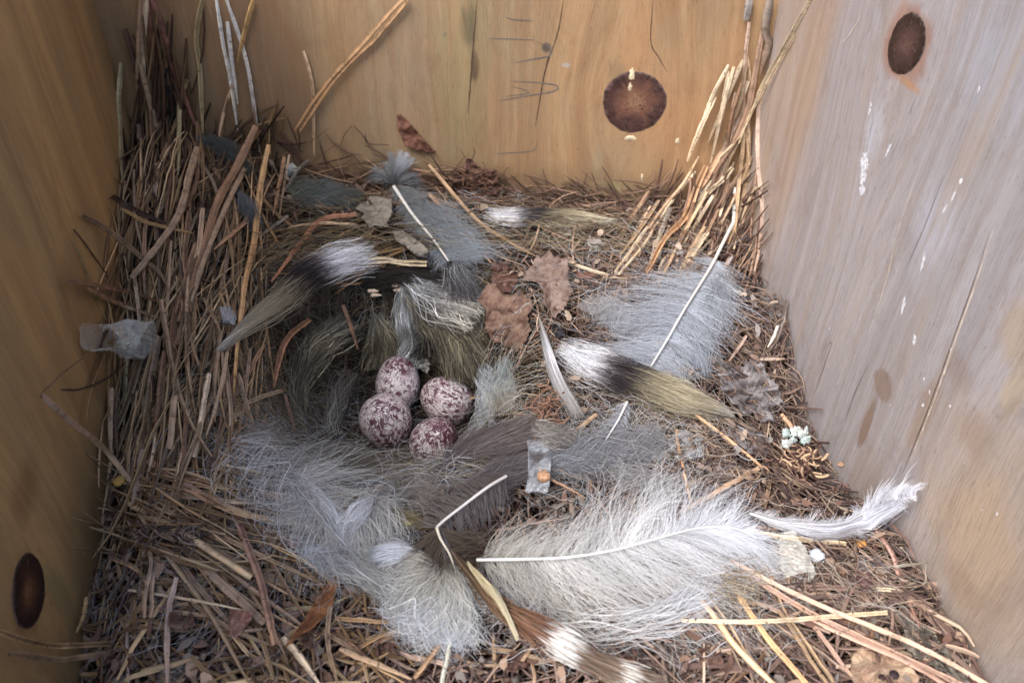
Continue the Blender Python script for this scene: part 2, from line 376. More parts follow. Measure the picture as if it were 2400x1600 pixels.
def mat_knot(name, core, mid, rim, seed):
    nt = NT(name); sc_ = nt.node('ShaderNodeSeparateColor'); nt.set(sc_.inputs[0], nt.node('ShaderNodeAttribute', attribute_name='tint').outputs['Color']); r, ac, as_ = sc_.outputs; o = nt.obj()
    n1 = nt.noise(o, 160+seed, 5, 0.6); n2 = nt.noise(o, 700, 3, 0.6)
    rr = nt.math('ADD', r, nt.math('MULTIPLY', nt.math('SUBTRACT', n1, 0.5), 1.0))
    col = nt.ramp(rr, [(0.0, core), (0.38, mid), (0.72, rim), (0.9, tuple(x*0.7 for x in rim)), (1.0, tuple(x*1.8+0.02 for x in rim))])
    n3 = nt.noise(o, 420, 4, 0.7, 1.0)
    ring = nt.math('SINE', nt.math('MULTIPLY', nt.math('ADD', r, nt.math('MULTIPLY', n1, 0.25)), 75))
    col = nt.mix(nt.math('MULTIPLY', nt.smooth(ring, 0.3, 1), 0.3), col, tuple(x*0.6 for x in rim))
    rc = nt.noise(nt.xyz(ac, as_, nt.math('MULTIPLY', r, 0.12)), 7.5+seed*0.1, 3, 0.6)
    col = nt.mix(nt.math('MULTIPLY', nt.smooth(rc, 0.60, 0.64), 0.7), col, (0.02, 0.012, 0.01))
    col = nt.mix(nt.math('MULTIPLY', nt.smooth(n3, 0.42, 0.62), 0.45), col, tuple(x*0.55 for x in mid))
    edge = nt.math('MULTIPLY', nt.smooth(nt.math('ADD', r, nt.math('MULTIPLY', nt.math('SUBTRACT', n3, 0.5), 0.2)), 0.9, 0.97), 0.6)
    col = nt.mix(edge, col, lin((128, 112, 100)))
    col = nt.mix(nt.math('MULTIPLY', nt.smooth(n2, 0.6, 0.75), 0.3), col, (0.35, 0.28, 0.22))
    nt.bump(nt.math('ADD', rr, n2), 0.5, 0.0006)
    return nt.fin(col, 0.4, 0.4)
knot('b', 1457, 234, 77, 73, -0.3, 'knot', mat_knot('knot_back', lin((156, 114, 84)), lin((128, 84, 64)), lin((74, 48, 48)), 0), bB)
knot('r', 2083, 101, 43, 77, 0.26, 'knot', mat_knot('knot_right', lin((112, 80, 72)), lin((88, 60, 58)), lin((46, 30, 32)), 9), bR)
knot('l', 64, 1357, 40, 92, 0.05, 'knot', mat_knot('knot_left', lin((140, 96, 48)), lin((84, 52, 36)), lin((52, 34, 30)), 20), bL)

def wall_ribbon(name, kind, pts, wpx, mat, parentb, proud=0.12, taper=True, n=40, jit=0.0):
    """a thin flat mark that lies on a board"""
    O, A = FR[kind]; Nn = np.cross([0, 0, 1], A)
    u = np.array([p[0] for p in pts], float); vv = np.array([p[1] for p in pts], float)
    q = spline(P(u, vv, 0, kind), n) - Nn*proud*0.001
    T = norm(np.gradient(q, axis=0)); S = norm(np.cross(T, Nn))
    t = np.linspace(0, 1, n); wv = wpx*PXM*0.5*(np.sqrt(np.clip(np.sin(math.pi*np.clip(t, 0.02, 0.98)), 0, 1)) if taper else np.ones(n))
    w1 = wv*(1+jit*rng.uniform(-1, 1, n)); w2 = wv*(1+jit*rng.uniform(-1, 1, n))
    V = np.stack([q+S*w1[:, None], q-S*w2[:, None]], 1).reshape(-1, 3); i = np.arange(n-1)
    o = mesh_obj(name, V, np.stack([2*i, 2*i+2, 2*i+3, 2*i+1], -1), mat)
    o.parent = parentb; o.matrix_parent_inverse = parentb.matrix_world.inverted()
    return o
bpy.context.view_layer.update()
M_PENCIL = mat_plain('pencil', lin((110, 106, 104)), 0.5, 0.4, 1500); M_CRACK = mat_plain('crack_dark', lin((84, 62, 48)), 0.9)
M_PALE = mat_plain('pale_scratch', lin((214, 196, 178)), 0.7); M_DROP = mat_plain('white_dropping', lin((222, 222, 228)), 0.8, 0.3, 900, bump=1.0)
for pts, wd in [([(1160, 40), (1185, 46), (1225, 48)], 4), ([(1235, 97), (1265, 110), (1262, 128), (1230, 135), (1180, 145)], 4), ([(1170, 187), (1240, 190), (1280, 198), (1270, 210), (1200, 222), (1145, 232)], 4),
                ([(1170, 197), (1215, 212), (1160, 222)], 3), ([(1130, 353), (1190, 350), (1225, 345), (1235, 325)], 3), ([(1120, 88), (1230, 92)], 3), ([(1020, 85), (1025, 75)], 4)]:
    wall_ribbon('pencil_mark', 'b', pts, wd, M_PENCIL, bB, 0.15, jit=0.3)
for pts, wd in [([(1294, 0), (1280, 80), (1255, 150), (1240, 230), (1230, 290)], 4.0), ([(1096, 0), (1088, 90), (1080, 200), (1074, 260)], 4), ([(1082, 370), (1090, 350), (1086, 335)], 3), ([(1500, 0), (1495, 95), (1515, 135), (1532, 165)], 3)]:
    wall_ribbon('crack', 'b', pts, wd, M_CRACK, bB, 0.14, jit=0.5)
for pts, wd, mm_ in [([(2275, 530), (2240, 640), (2190, 780), (2140, 920), (2085, 1060), (2070, 1090)], 2.2, M_CRACK), ([(2282, 530), (2246, 640), (2196, 780), (2146, 920), (2091, 1060)], 4, M_PALE),
                     ([(2062, 530), (2035, 650), (1995, 770)], 3, M_PALE), ([(1982, 32), (1955, 75), (1935, 100)], 4, M_PALE), ([(1894, 800), (1910, 790), (1880, 880), (1868, 910)], 1.5, M_CRACK),
                     ([(1998, 830), (1965, 900), (1940, 970)], 1.5, M_CRACK), ([(1775, 350), (1768, 378)], 4, M_PALE), ([(2100, 420), (2060, 540)], 2.5, M_PALE), ([(2170, 400), (2120, 530), (2080, 620)], 1.2, M_CRACK)]:
    wall_ribbon('scratch', 'r', pts, wd, mm_, bR, 0.14, jit=0.5)

def blob(name, kind, u, v, ru, rv, mat, thick=0.5, seed=0, parent=None, rot=0.0, lift=0.0):
    """a small raised splash: ragged outline, domed, on a board (kind) or on the nest (None)"""
    n, rings = 44, 5; r_ = np.random.default_rng(seed); th = np.linspace(0, 2*math.pi, n, endpoint=False)
    edge = 1+0.5*(r_.random(n)-0.5)+0.08*np.sin(3*th+seed)
    V = [P(np.array([u]), np.array([v]), thick+lift, kind)[0]]
    for k in range(1, rings+1):
        r = k/rings; a = ru*r*edge*np.cos(th); b = rv*r*edge*np.sin(th)
        V += list(P(u+a*math.cos(rot)-b*math.sin(rot), v+a*math.sin(rot)+b*math.cos(rot), lift+thick*(1-r**2)*(0.7+0.6*r_.random(n))-0.05, kind))
    Fc = [(0, 1+(j+1) % n, 1+j) for j in range(n)]
    for k in range(rings-1):
        for j in range(n): Fc.append((1+k*n+j, 1+k*n+(j+1) % n, 1+(k+1)*n+(j+1) % n, 1+(k+1)*n+j))
    o = mesh_obj(name, V, Fc, mat)
    if parent is not None: o.parent = parent; o.matrix_parent_inverse = parent.matrix_world.inverted()
    return o
for i, (u, v, a, b, r) in enumerate([(1985, 375, 9, 26, 0.1), (1982, 408, 7, 18, 0.1), (1980, 437, 7, 13, 0.1), (2207, 416, 6, 9, 0.3), (2190, 450, 3, 20, 0.4), (2170, 480, 4, 16, 0.5), (2248, 205, 3, 14, 0.3),
                                     (2100, 780, 6, 20, 0.1), (2185, 803, 4, 6, 0.2), (2122, 870, 3, 7, 0), (2135, 900, 2, 9, 0), (2120, 930, 5, 6, 0), (2182, 932, 3, 5, 0), (2045, 930, 2, 2, 0), (1997, 255, 4, 14, 0.2),
                                     (2040, 345, 4, 24, 0.4), (1905, 755, 2, 4, 0), (2000, 240, 3, 8, 0), (2255, 1170, 3, 3, 0), (2290, 1180, 3, 6, 0), (2075, 700, 5, 30, 0.2), (2120, 600, 5, 34, 0.25)]):
    blob('dropping', 'r', u, v, a*(1.25 if i < 3 else 0.8), b*(1.15 if i < 3 else 0.9), M_DROP, 0.12, i+1, bR, r)
for i, (u, v, a, b, r) in enumerate([(1451, 175, 10, 17, 0.1), (1447, 200, 7, 14, 0.1), (1475, 408, 3, 9, 0), (841, 90, 2, 4, 0), (1615, 290, 4, 8, 0), (1556, 325, 5, 8, 0), (1448, 318, 14, 6, 0)]):
    blob('dropping', 'b', u, v, a, b, mat_plain('cream_resin', lin((222, 206, 168)), 0.5) if i < 7 else M_DROP, 0.6, i+50, bB, r)

# ------------------------------------------------------------------ nest bed and litter (uncountable)
gx, gy = np.meshgrid(np.linspace(0, 1, 260), np.linspace(0.03, 1, 260))
yy = gy*0.40+0.02; x0 = LX(np.minimum(yy, 0.401)); xx = x0+(RX-x0)*gx; yy = np.minimum(yy, BY(xx))
zz = H(xx, yy) - 0.009 + 0.0018*nz(xx, yy, 700, 5) + rng.normal(0, 0.0005, xx.shape)
idx = np.arange(260*260).reshape(260, 260)
bedm = mat_plain('nest_bed_dark', lin((62, 48, 42)), 0.95, 0.6, 500, 0.1, 0.9)  # very dark brown: shade between litter pieces is put into this colour
bed = mesh_obj('nest_bed', np.stack([xx, yy, zz], -1), np.stack([idx[:-1, :-1], idx[:-1, 1:], idx[1:, 1:], idx[1:, :-1]], -1).reshape(-1, 4), bedm)
tag(bed, 'dark brown bed under the nest litter, shade between pieces put into its colour', 'nest debris', kind='stuff')

def scatter(n, seg, base_uv=None, L=(0.008, 0.02), head=None, hs=9.0, curv=20.0, lift=(0.0005, 0.004), lift1=None, rad=0.0002, wav=0.0, tip=0.4, conf=1.0):
    """n strands lying on the nest: base points given as view pixels, heading in the xy plane, z follows the bed"""
    u, v = base_uv; b = hit(u, v)[0]
    h0 = (rng.uniform(0, 2*math.pi, n) if head is None else head + rng.normal(0, hs, n))
    Ln = rng.uniform(*L, n); k = rng.normal(0, curv, n); s = np.linspace(-0.5, 0.5, seg)[None, :]*Ln[:, None]
    a = h0[:, None] + k[:, None]*s + (wav*np.sin(s*900+rng.uniform(0, 6, (n, 1))) if wav else 0)
    ds = np.gradient(s, axis=1); x = np.cumsum(np.cos(a)*ds, 1); y = np.cumsum(np.sin(a)*ds, 1)
    x += (b[:, 0]-x[:, seg//2])[:, None]; y += (b[:, 1]-y[:, seg//2])[:, None]
    q = clampbox(np.stack([x, y, x*0], -1))
    l0 = rng.uniform(*lift, n); l1 = rng.uniform(*(lift1 or lift), n)
    hh = H(q[..., 0], q[..., 1])
    if conf < 1: mid = hh[:, seg//2][:, None]; hh = np.maximum(hh, mid*(1-conf)+hh*conf)
    wallz = np.maximum(b[:, 2]-hh[:, seg//2], 0)      # bases that fell on a board stay up there
    q[..., 2] = hh + (l0[:, None]+(l1-l0)[:, None]*np.linspace(0, 1, seg)[None, :]) + np.minimum(wallz, 0.004)[:, None]
    tt = np.linspace(0, 1, seg)[None, :]
    R = (rad*rng.uniform(0.6, 1.4, n))[:, None]*(1-(1-tip)*np.abs(2*tt-1)**2)
    return q, R
def pick(n, cols, jit=0.15):
    c = np.array([lin(x) for x in cols])[rng.integers(0, len(cols), n)]
    return c*np.exp(rng.normal(0, jit, (n, 1)))
def uvbox(n, x0, y0, x1, y1): return rng.uniform(x0, x1, n), rng.uniform(y0, y1, n)
def uvell(n, cx, cy, rx, ry, rot=0.0):
    a = rng.normal(0, 0.5, (2, n)); x = a[0]*rx; y = a[1]*ry
    return cx+x*math.cos(rot)-y*math.sin(rot), cy+x*math.sin(rot)+y*math.cos(rot)
def inside(u, v):
    p = hit(u, v)[0]; onnest = p[:, 2] < H(p[:, 0], p[:, 1])+0.001
    return u[onnest], v[onnest]
parts = []
BROWN = [(118, 90, 76), (96, 72, 64), (136, 104, 84), (88, 66, 62), (150, 118, 92), (74, 54, 50), (120, 94, 88), (104, 82, 58)]
PURP = [(126, 104, 96), (104, 84, 80), (146, 120, 106), (88, 70, 68), (162, 136, 116), (112, 90, 82), (136, 110, 94), (150, 126, 104)]
u, v = inside(*uvbox(4300, 60, 380, 2300, 1700)); n = len(u)
q, R = scatter(n, 5, (u, v), (0.005, 0.020), curv=14, lift=(-0.007, 0.003), rad=0.00044); parts.append(strands(q, R, 1.1*np.repeat(pick(n, BROWN)[:, None], 5, 1), 3))
u, v = inside(*uvbox(3600, 150, 1120, 2300, 1720)); n = len(u)
q, R = scatter(n, 6, (u, v), (0.006, 0.024), curv=16, lift=(-0.006, 0.005), rad=0.00046); parts.append(strands(q, R, 1.35*np.repeat(pick(n, PURP)[:, None], 6, 1), 3))
u, v = inside(*uvbox(1500, 1350, 480, 1800, 1150)); n = len(u)
q, R = scatter(n, 5, (u, v), (0.006, 0.02), curv=30, lift=(0.001, 0.006), rad=0.0003); parts.append(strands(q, R, np.repeat(pick(n, PURP)[:, None], 5, 1), 3))
u, v = inside(*uvbox(1800, 1600, 700, 2150, 1400)); n = len(u)
q, R = scatter(n, 6, (u, v), (0.005, 0.018), curv=60, lift=(0.0005, 0.007), rad=0.00036); parts.append(strands(q, R, np.repeat(pick(n, PURP)[:, None], 6, 1), 3))
u, v = inside(*uvbox(1500, 150, 330, 650, 1100)); n = len(u)
q, R = scatter(n, 6, (u, v), (0.010, 0.035), head=1.75, hs=0.35, curv=14, lift=(-0.007, 0.004), rad=0.00045); parts.append(strands(q, R, np.repeat(pick(n, [(116, 90, 62), (90, 68, 50), (138, 108, 74), (70, 54, 44), (104, 84, 66)])[:, None], 6, 1), 3))
V_, Q_, T_ = merge(parts)
u, v = inside(*uvbox(330, 190, 360, 620, 1120)); n = len(u)
q, R = scatter(n, 8, (u, v), (0.03, 0.07), head=1.72, hs=0.2, curv=3.5, lift=(0.0, 0.009), rad=0.00046, tip=0.4)
u, v = inside(*uvbox(330, 200, 1150, 900, 1600)); n2 = len(u)
q2, R2 = scatter(n2, 8, (u, v), (0.010, 0.03), head=-0.6, hs=0.6, curv=9, lift=(0.0005, 0.006), rad=0.0006, tip=0.5)
u, v = inside(*uvbox(190, 1450, 1300, 2200, 1600)); n3 = len(u)
q3, R3 = scatter(n3, 8, (u, v), (0.010, 0.03), head=-0.8, hs=0.7, curv=9, lift=(0.0005, 0.006), rad=0.0006, tip=0.5)
qa = np.concatenate([q, q2, q3]); Ra = np.concatenate([R, R2, R3]); ca_ = pick(len(qa), [(178, 144, 98), (156, 122, 80), (200, 168, 122), (120, 94, 66), (168, 138, 98)])
ca_[n+n2:] = pick(n3, [(150, 124, 108), (126, 100, 88), (172, 146, 122), (108, 84, 76)])
v_, q_, t_ = strands(qa, Ra, np.repeat(ca_[:, None], 8, 1), 8, flat=0.45, groove=True)
tag(mesh_obj('coarse_straw_litter', v_, q_, M_LITTER, tint=t_), 'short tan straw pieces heaped along the amber board and strewn in front', 'straw litter', kind='stuff')
# tangle climbing the corner, laid over heap and boards alike
def pxneedles(n, x0, y0, x1, y1, dirdeg, dd, Lpx, off, wpx, cols, seg=8, bend=0.06):
    u = rng.uniform(x0, x1, n); v = rng.uniform(y0, y1, n); a = np.radians(dirdeg+rng.normal(0, dd, n)); L = rng.uniform(*Lpx, n); b = rng.normal(0, bend, n)*L
    s_ = np.linspace(-0.5, 0.5, seg)[None, :]; U = u[:, None]+np.cos(a)[:, None]*L[:, None]*s_-np.sin(a)[:, None]*(b[:, None]*(1-4*s_**2)); W_ = v[:, None]+np.sin(a)[:, None]*L[:, None]*s_+np.cos(a)[:, None]*(b[:, None]*(1-4*s_**2))
    o1, o2 = rng.uniform(*off, n), rng.uniform(*off, n); q = clampbox(P(U, W_, o1[:, None]+(o2-o1)[:, None]*(s_+0.5)), 0.0008)
    k_ = rng.normal(0, 1, n)*0
    R_ = 0.5*wpx*PXM*dsc(q)*rng.uniform(0.6, 1.4, (n, 1))*(1-0.5*np.abs(2*s_)**3)
    return strands(q, R_, np.repeat(pick(n, cols)[:, None], seg, 1), 5, flat=0.6)
pn = [pxneedles(200, 300, 300, 640, 560, 95, 24, (60, 200), (1, 8), 5.5, [(120, 92, 62), (90, 68, 48), (60, 46, 38), (146, 114, 74), (70, 54, 44)]),
      pxneedles(34, 320, 120, 440, 420, 88, 9, (120, 320), (1, 8), 6.5, [(120, 92, 62), (96, 72, 52), (150, 120, 80), (80, 60, 46)]),
      pxneedles(60, 420, 300, 900, 420, 20, 40, (30, 110), (0.5, 5), 3.0, [(90, 66, 56), (70, 50, 44), (110, 84, 64)]),
      pxneedles(150, 1480, 440, 1740, 640, 115, 14, (60, 180), (1, 8), 4.5, [(150, 116, 96), (120, 90, 76), (170, 138, 112), (90, 66, 58)]),
      pxneedles(150, 230, 520, 620, 1080, 98, 12, (120, 320), (1, 10), 5.0, [(168, 132, 88), (138, 106, 70), (190, 156, 110), (108, 82, 58)]),
      pxneedles(60, 600, 520, 900, 640, 165, 14, (80, 220), (3, 9), 5, [(130, 98, 60), (100, 74, 48), (150, 120, 74)])]
pn += [pxneedles(230, 680, 395, 1120, 470, 8, 22, (50, 170), (1, 8), 3.5, [(120, 92, 72), (150, 116, 88), (90, 68, 54)]), pxneedles(230, 1100, 425, 1520, 500, 12, 26, (40, 140), (1, 8), 3.0, [(110, 84, 70), (140, 110, 86), (84, 64, 54)]),
       pxneedles(260, 1130, 540, 1460, 820, 60, 60, (40, 130), (3, 9), 3.5, [(150, 120, 100), (120, 92, 78), (170, 142, 118), (96, 74, 64)]), pxneedles(160, 1420, 900, 1800, 1180, 30, 60, (40, 130), (3, 8), 3.5, [(150, 120, 104), (120, 94, 82), (170, 146, 124)]),
       pxneedles(90, 280, 1090, 720, 1300, 22, 12, (120, 320), (6, 13), 6.0, [(186, 150, 106), (160, 126, 88), (200, 170, 128), (140, 108, 82)])]
v_, q_, t_ = merge(pn)
tag(mesh_obj('needle_tangle', v_, q_, M_LITTER, tint=t_), 'tangle of brown pine needles heaped up in both back corners', 'needles', kind='stuff')
tag(mesh_obj('needle_litter', V_, Q_, M_LITTER, tint=T_), 'brown and purplish dead needle litter spread all over the nest', 'litter', kind='stuff')
# crumbs
parts = []; u, v = inside(*uvbox(1600, 200, 1000, 2280, 1720)); n = len(u)
q, R = scatter(n, 4, (u, v), (0.0015, 0.004), curv=100, lift=(0.001, 0.005), rad=0.0009, tip=0.2); parts.append(strands(q, R, np.repeat(pick(n, [(150, 124, 104), (120, 92, 80), (172, 150, 128), (98, 74, 66), (130, 120, 112)])[:, None], 4, 1), 4, flat=0.5))
V_, Q_, T_ = merge(parts)
tag(mesh_obj('crumb_litter', V_, Q_, M_LITTER, tint=T_), 'broken bark crumbs and leaf bits between the needles', 'litter', kind='stuff')
parts = []
for (nn, bx, cols) in ((260, (1130, 480, 1800, 1150), [(150, 128, 112), (168, 146, 126), (128, 104, 88), (150, 142, 138)]), (300, (150, 1120, 2280, 1600), [(150, 116, 96), (128, 94, 80), (170, 138, 114), (144, 132, 122)]), (120, (620, 390, 1150, 520), [(140, 120, 98), (112, 90, 72)])):
    u, v = inside(*uvbox(nn, *bx)); n = len(u)
    q, R = scatter(n, 4, (u, v), (0.002, 0.006), curv=60, lift=(0.002, 0.007), rad=0.0013, tip=0.35)
    q[..., 2] += rng.normal(0, 0.0006, q.shape[:2]); R = R*rng.uniform(0.6, 1.3, R.shape)
    parts.append(strands(q, R, np.repeat(pick(n, cols)[:, None], 4, 1), 2, ref=norm(np.array([0, 0, 1.0])+rng.normal(0, 0.5, (n, 1, 3)))))
V_, Q_, T_ = merge(parts)
tag(mesh_obj('leaf_flakes', V_, Q_, M_LITTER, tint=T_), 'brown and grey leaf flakes strewn among the needles', 'leaf flakes', kind='stuff')
# cup lining: circling fine grass and hair
parts = []
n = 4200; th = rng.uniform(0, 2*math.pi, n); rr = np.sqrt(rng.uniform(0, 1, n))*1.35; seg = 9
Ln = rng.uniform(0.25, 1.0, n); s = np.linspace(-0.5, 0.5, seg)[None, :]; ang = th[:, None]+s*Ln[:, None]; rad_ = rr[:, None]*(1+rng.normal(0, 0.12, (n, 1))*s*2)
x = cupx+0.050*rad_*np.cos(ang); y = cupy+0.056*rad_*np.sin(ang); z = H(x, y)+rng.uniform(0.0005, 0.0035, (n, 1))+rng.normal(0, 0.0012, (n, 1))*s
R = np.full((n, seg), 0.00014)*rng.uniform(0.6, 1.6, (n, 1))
parts.append(strands(np.stack([x, y, z], -1), R, np.repeat(pick(n, [(104, 94, 70), (70, 60, 44), (128, 116, 92), (48, 42, 34), (112, 92, 60), (82, 78, 70), (66, 52, 38), (42, 36, 30)])[:, None], seg, 1), 3))  # palette darkened, so part of the cup's shade is in the fibre colours
V_, Q_, T_ = merge(parts)
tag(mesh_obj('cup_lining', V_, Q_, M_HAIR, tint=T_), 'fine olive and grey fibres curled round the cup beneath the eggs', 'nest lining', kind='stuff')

# ------------------------------------------------------------------ eggs
def mat_egg(seed, heavy):
    nt = NT('speckled_shell'); o = nt.obj(); off = nt.node('ShaderNodeVectorMath', operation='ADD'); nt.set(off.inputs[0], o); off.inputs[1].default_value = (seed, seed*0.7, seed*1.3)
    c = off.outputs[0]
    sp = nt.node('ShaderNodeSeparateXYZ'); nt.set(sp.inputs[0], o)
    warp = nt.noise(c, 160, 2); w2 = nt.math('MULTIPLY', nt.math('SUBTRACT', warp, 0.5), 0.006)
    sp2 = nt.node('ShaderNodeSeparateXYZ'); nt.set(sp2.inputs[0], c)
    st = nt.xyz(nt.math('ADD', sp2.outputs[0], w2), nt.math('ADD', sp2.outputs[1], w2), nt.math('MULTIPLY', sp2.outputs[2], 0.42))
    n1 = nt.noise(st, 760, 3, 0.65, 0.8); n2 = nt.noise(st, 1500, 3, 0.65, 0.8); n3 = nt.noise(c, 110, 2)
    pole = nt.smooth(sp.outputs[2], -0.002, 0.011)
    thr = nt.math('SUBTRACT', 0.538, nt.math('ADD', nt.math('MULTIPLY', pole, 0.05+heavy), nt.math('MULTIPLY', nt.math('SUBTRACT', n3, 0.5), 0.22)))
    f1 = nt.smooth(nt.math('SUBTRACT', n1, thr), -0.008, 0.015); f2 = nt.smooth(nt.math('SUBTRACT', n2, thr), -0.012, 0.02)
    base = nt.mix(nt.smooth(n3, 0.3, 0.7), lin((244, 232, 226)), lin((254, 250, 246)))
    lav = nt.smooth(nt.noise(st, 400, 2, 0.5, 0.4), 0.5, 0.62)
    col = nt.mix(nt.math('MULTIPLY', lav, 0.5), base, lin((186, 140, 156)))
    col = nt.mix(nt.math('MULTIPLY', f2, 0.8), col, lin((128, 58, 76)))
    col = nt.mix(nt.math('MULTIPLY', f1, 0.92), col, lin((98, 32, 52)))
    nt.bump(nt.noise(c, 2500, 2), 0.08, 0.0002)
    return nt.fin(col, 0.36, 0.42)
def egg(u, v, z, direction, minor, major, seed, heavy, label):
    d = rays(u, v); t = (z-CH)/d[2]; p = C0+d*t; k_ = K/F*t; minor *= k_; major *= k_
    n, m = 64, 48; V = [(0, 0, major)]
    for i in range(1, m):
        a = math.pi*i/m; zc = math.cos(a); r = math.sin(a)*(1+0.10*(-zc)+0.02*zc*zc)
        for j in range(n): V.append((minor*r*math.cos(2*math.pi*j/n), minor*r*math.sin(2*math.pi*j/n), major*zc))
    V.append((0, 0, -major)); Fc = [(0, 1+j, 1+(j+1) % n) for j in range(n)]
    for i in range(m-2):
        for j in range(n): Fc.append((1+i*n+j, 1+(i+1)*n+j, 1+(i+1)*n+(j+1) % n, 1+i*n+(j+1) % n))
    L = len(V)-1; Fc += [(L, 1+(m-2)*n+(j+1) % n, 1+(m-2)*n+j) for j in range(n)]
    o = mesh_obj('bird_egg', V, Fc, mat_egg(seed, heavy))
    o.location = p
    from mathutils import Vector
    o.rotation_mode = 'QUATERNION'; o.rotation_quaternion = Vector(direction).to_track_quat('Z', 'Y')
    tag(o, label, 'egg', 'clutch of speckled eggs in the nest cup')
    return o
egg(914, 879, -0.031, (-0.05, 1, 0.5), 50, 65, 0.3, 0.0, 'cream egg with purple streaks at the back of the clutch, pointing away from the viewer')
egg(1026, 920, -0.031, (-0.9, 0.35, 0.35), 55, 63, 1.4, -0.015, 'palest speckled egg, on the side of the clutch nearest the broken leaf')
egg(887, 968, -0.031, (0.25, -0.3, -0.8), 58, 65, 2.2, 0.0, 'roundest evenly streaked egg, on the side of the clutch nearest the straw heap')
egg(998, 1013, -0.031, (0.5, -0.1, 0.85), 54, 62, 3.9, 0.012, 'reddest heavily blotched egg at the front of the clutch, half sunk in fibres')

# ------------------------------------------------------------------ straws, one object each
TAN = (178, 144, 104); ORG = (160, 116, 74); PAL = (214, 188, 150); RED = (150, 86, 66); DRK = (84, 62, 50); GRY = (150, 142, 130); GRN = (168, 150, 96); PNK = (182, 150, 130); WHT = (208, 208, 204); BRN = (138, 98, 66); YEL = (206, 160, 78)
def straw(pts, wpx, c, off=4.0, name='grass_straw', label=None, cat='straw', group=None, c2=None, taper=0.35, split=False, n=None):
    n = n or max(14, 6*len(pts)); q = path(pts, off, n)
    if name != 'bark_twig': q = q + np.cumsum(rng.normal(0, 0.00006, q.shape), 0)
    q = clampbox(q, 0.0007)
    dist = np.linalg.norm(q-C0, axis=1); r = wpx*0.5*K/F*dist*0.98
    t = np.linspace(0, 1, n); r = r*(1-(1-taper)*np.clip((t-0.55)/0.45, 0, 1)**1.5)*(0.75+0.25*np.clip(t/0.12, 0, 1))*(1+0.06*rng.normal(0, 1, n))
    c0 = np.array(lin(c))*1.12; c0 = c0*0.82+c0.mean()*0.18; c1 = np.array(lin(c2)) if c2 else c0*np.array([0.9, 0.85, 0.78])
    base = c0[None]*(1-t[:, None])+c1[None]*t[:, None]; base = base*np.exp(np.cumsum(rng.normal(0, 0.03, (n, 1)), 0)*0.6+rng.normal(0, 0.04, (n, 1)))
    sets = []
    if split:
        T = norm(np.gradient(q, axis=0)); S = norm(np.cross(T, norm(C0-q)))
        for sg, k in ((1, 1.0), (-1, 0.85)):
            sets.append(strands((q+S*sg*(r*0.55*(1+0.5*np.sin(t*9+sg)))[:, None]+norm(C0-q)*0.0002*sg)[None], (r*0.45)[None], (base*k)[None], 10, flat=0.6, groove=True))
    else: sets.append(strands(q[None], r[None], base[None], 10, flat=0.32, groove=True))
    V_, Q_, T_ = merge(sets)
    # a furrow along the blade: the vertex facing the eye is pushed in
    o = mesh_obj(name, V_, Q_, M_STRAW, tint=T_, origin=q[0])
    tag(o, label or 'tan dry grass straw lying on the nest', cat, group)
    return o
GB = 'dry straws standing in the corner behind the straw heap'
GL = 'dry straws of the heap along the dark amber board'
GR = 'dry straws leaning in the corner by the pale board'
GF = 'dry straws fanned out before the nest cup'
GF2 = 'dry straws before the pale board'
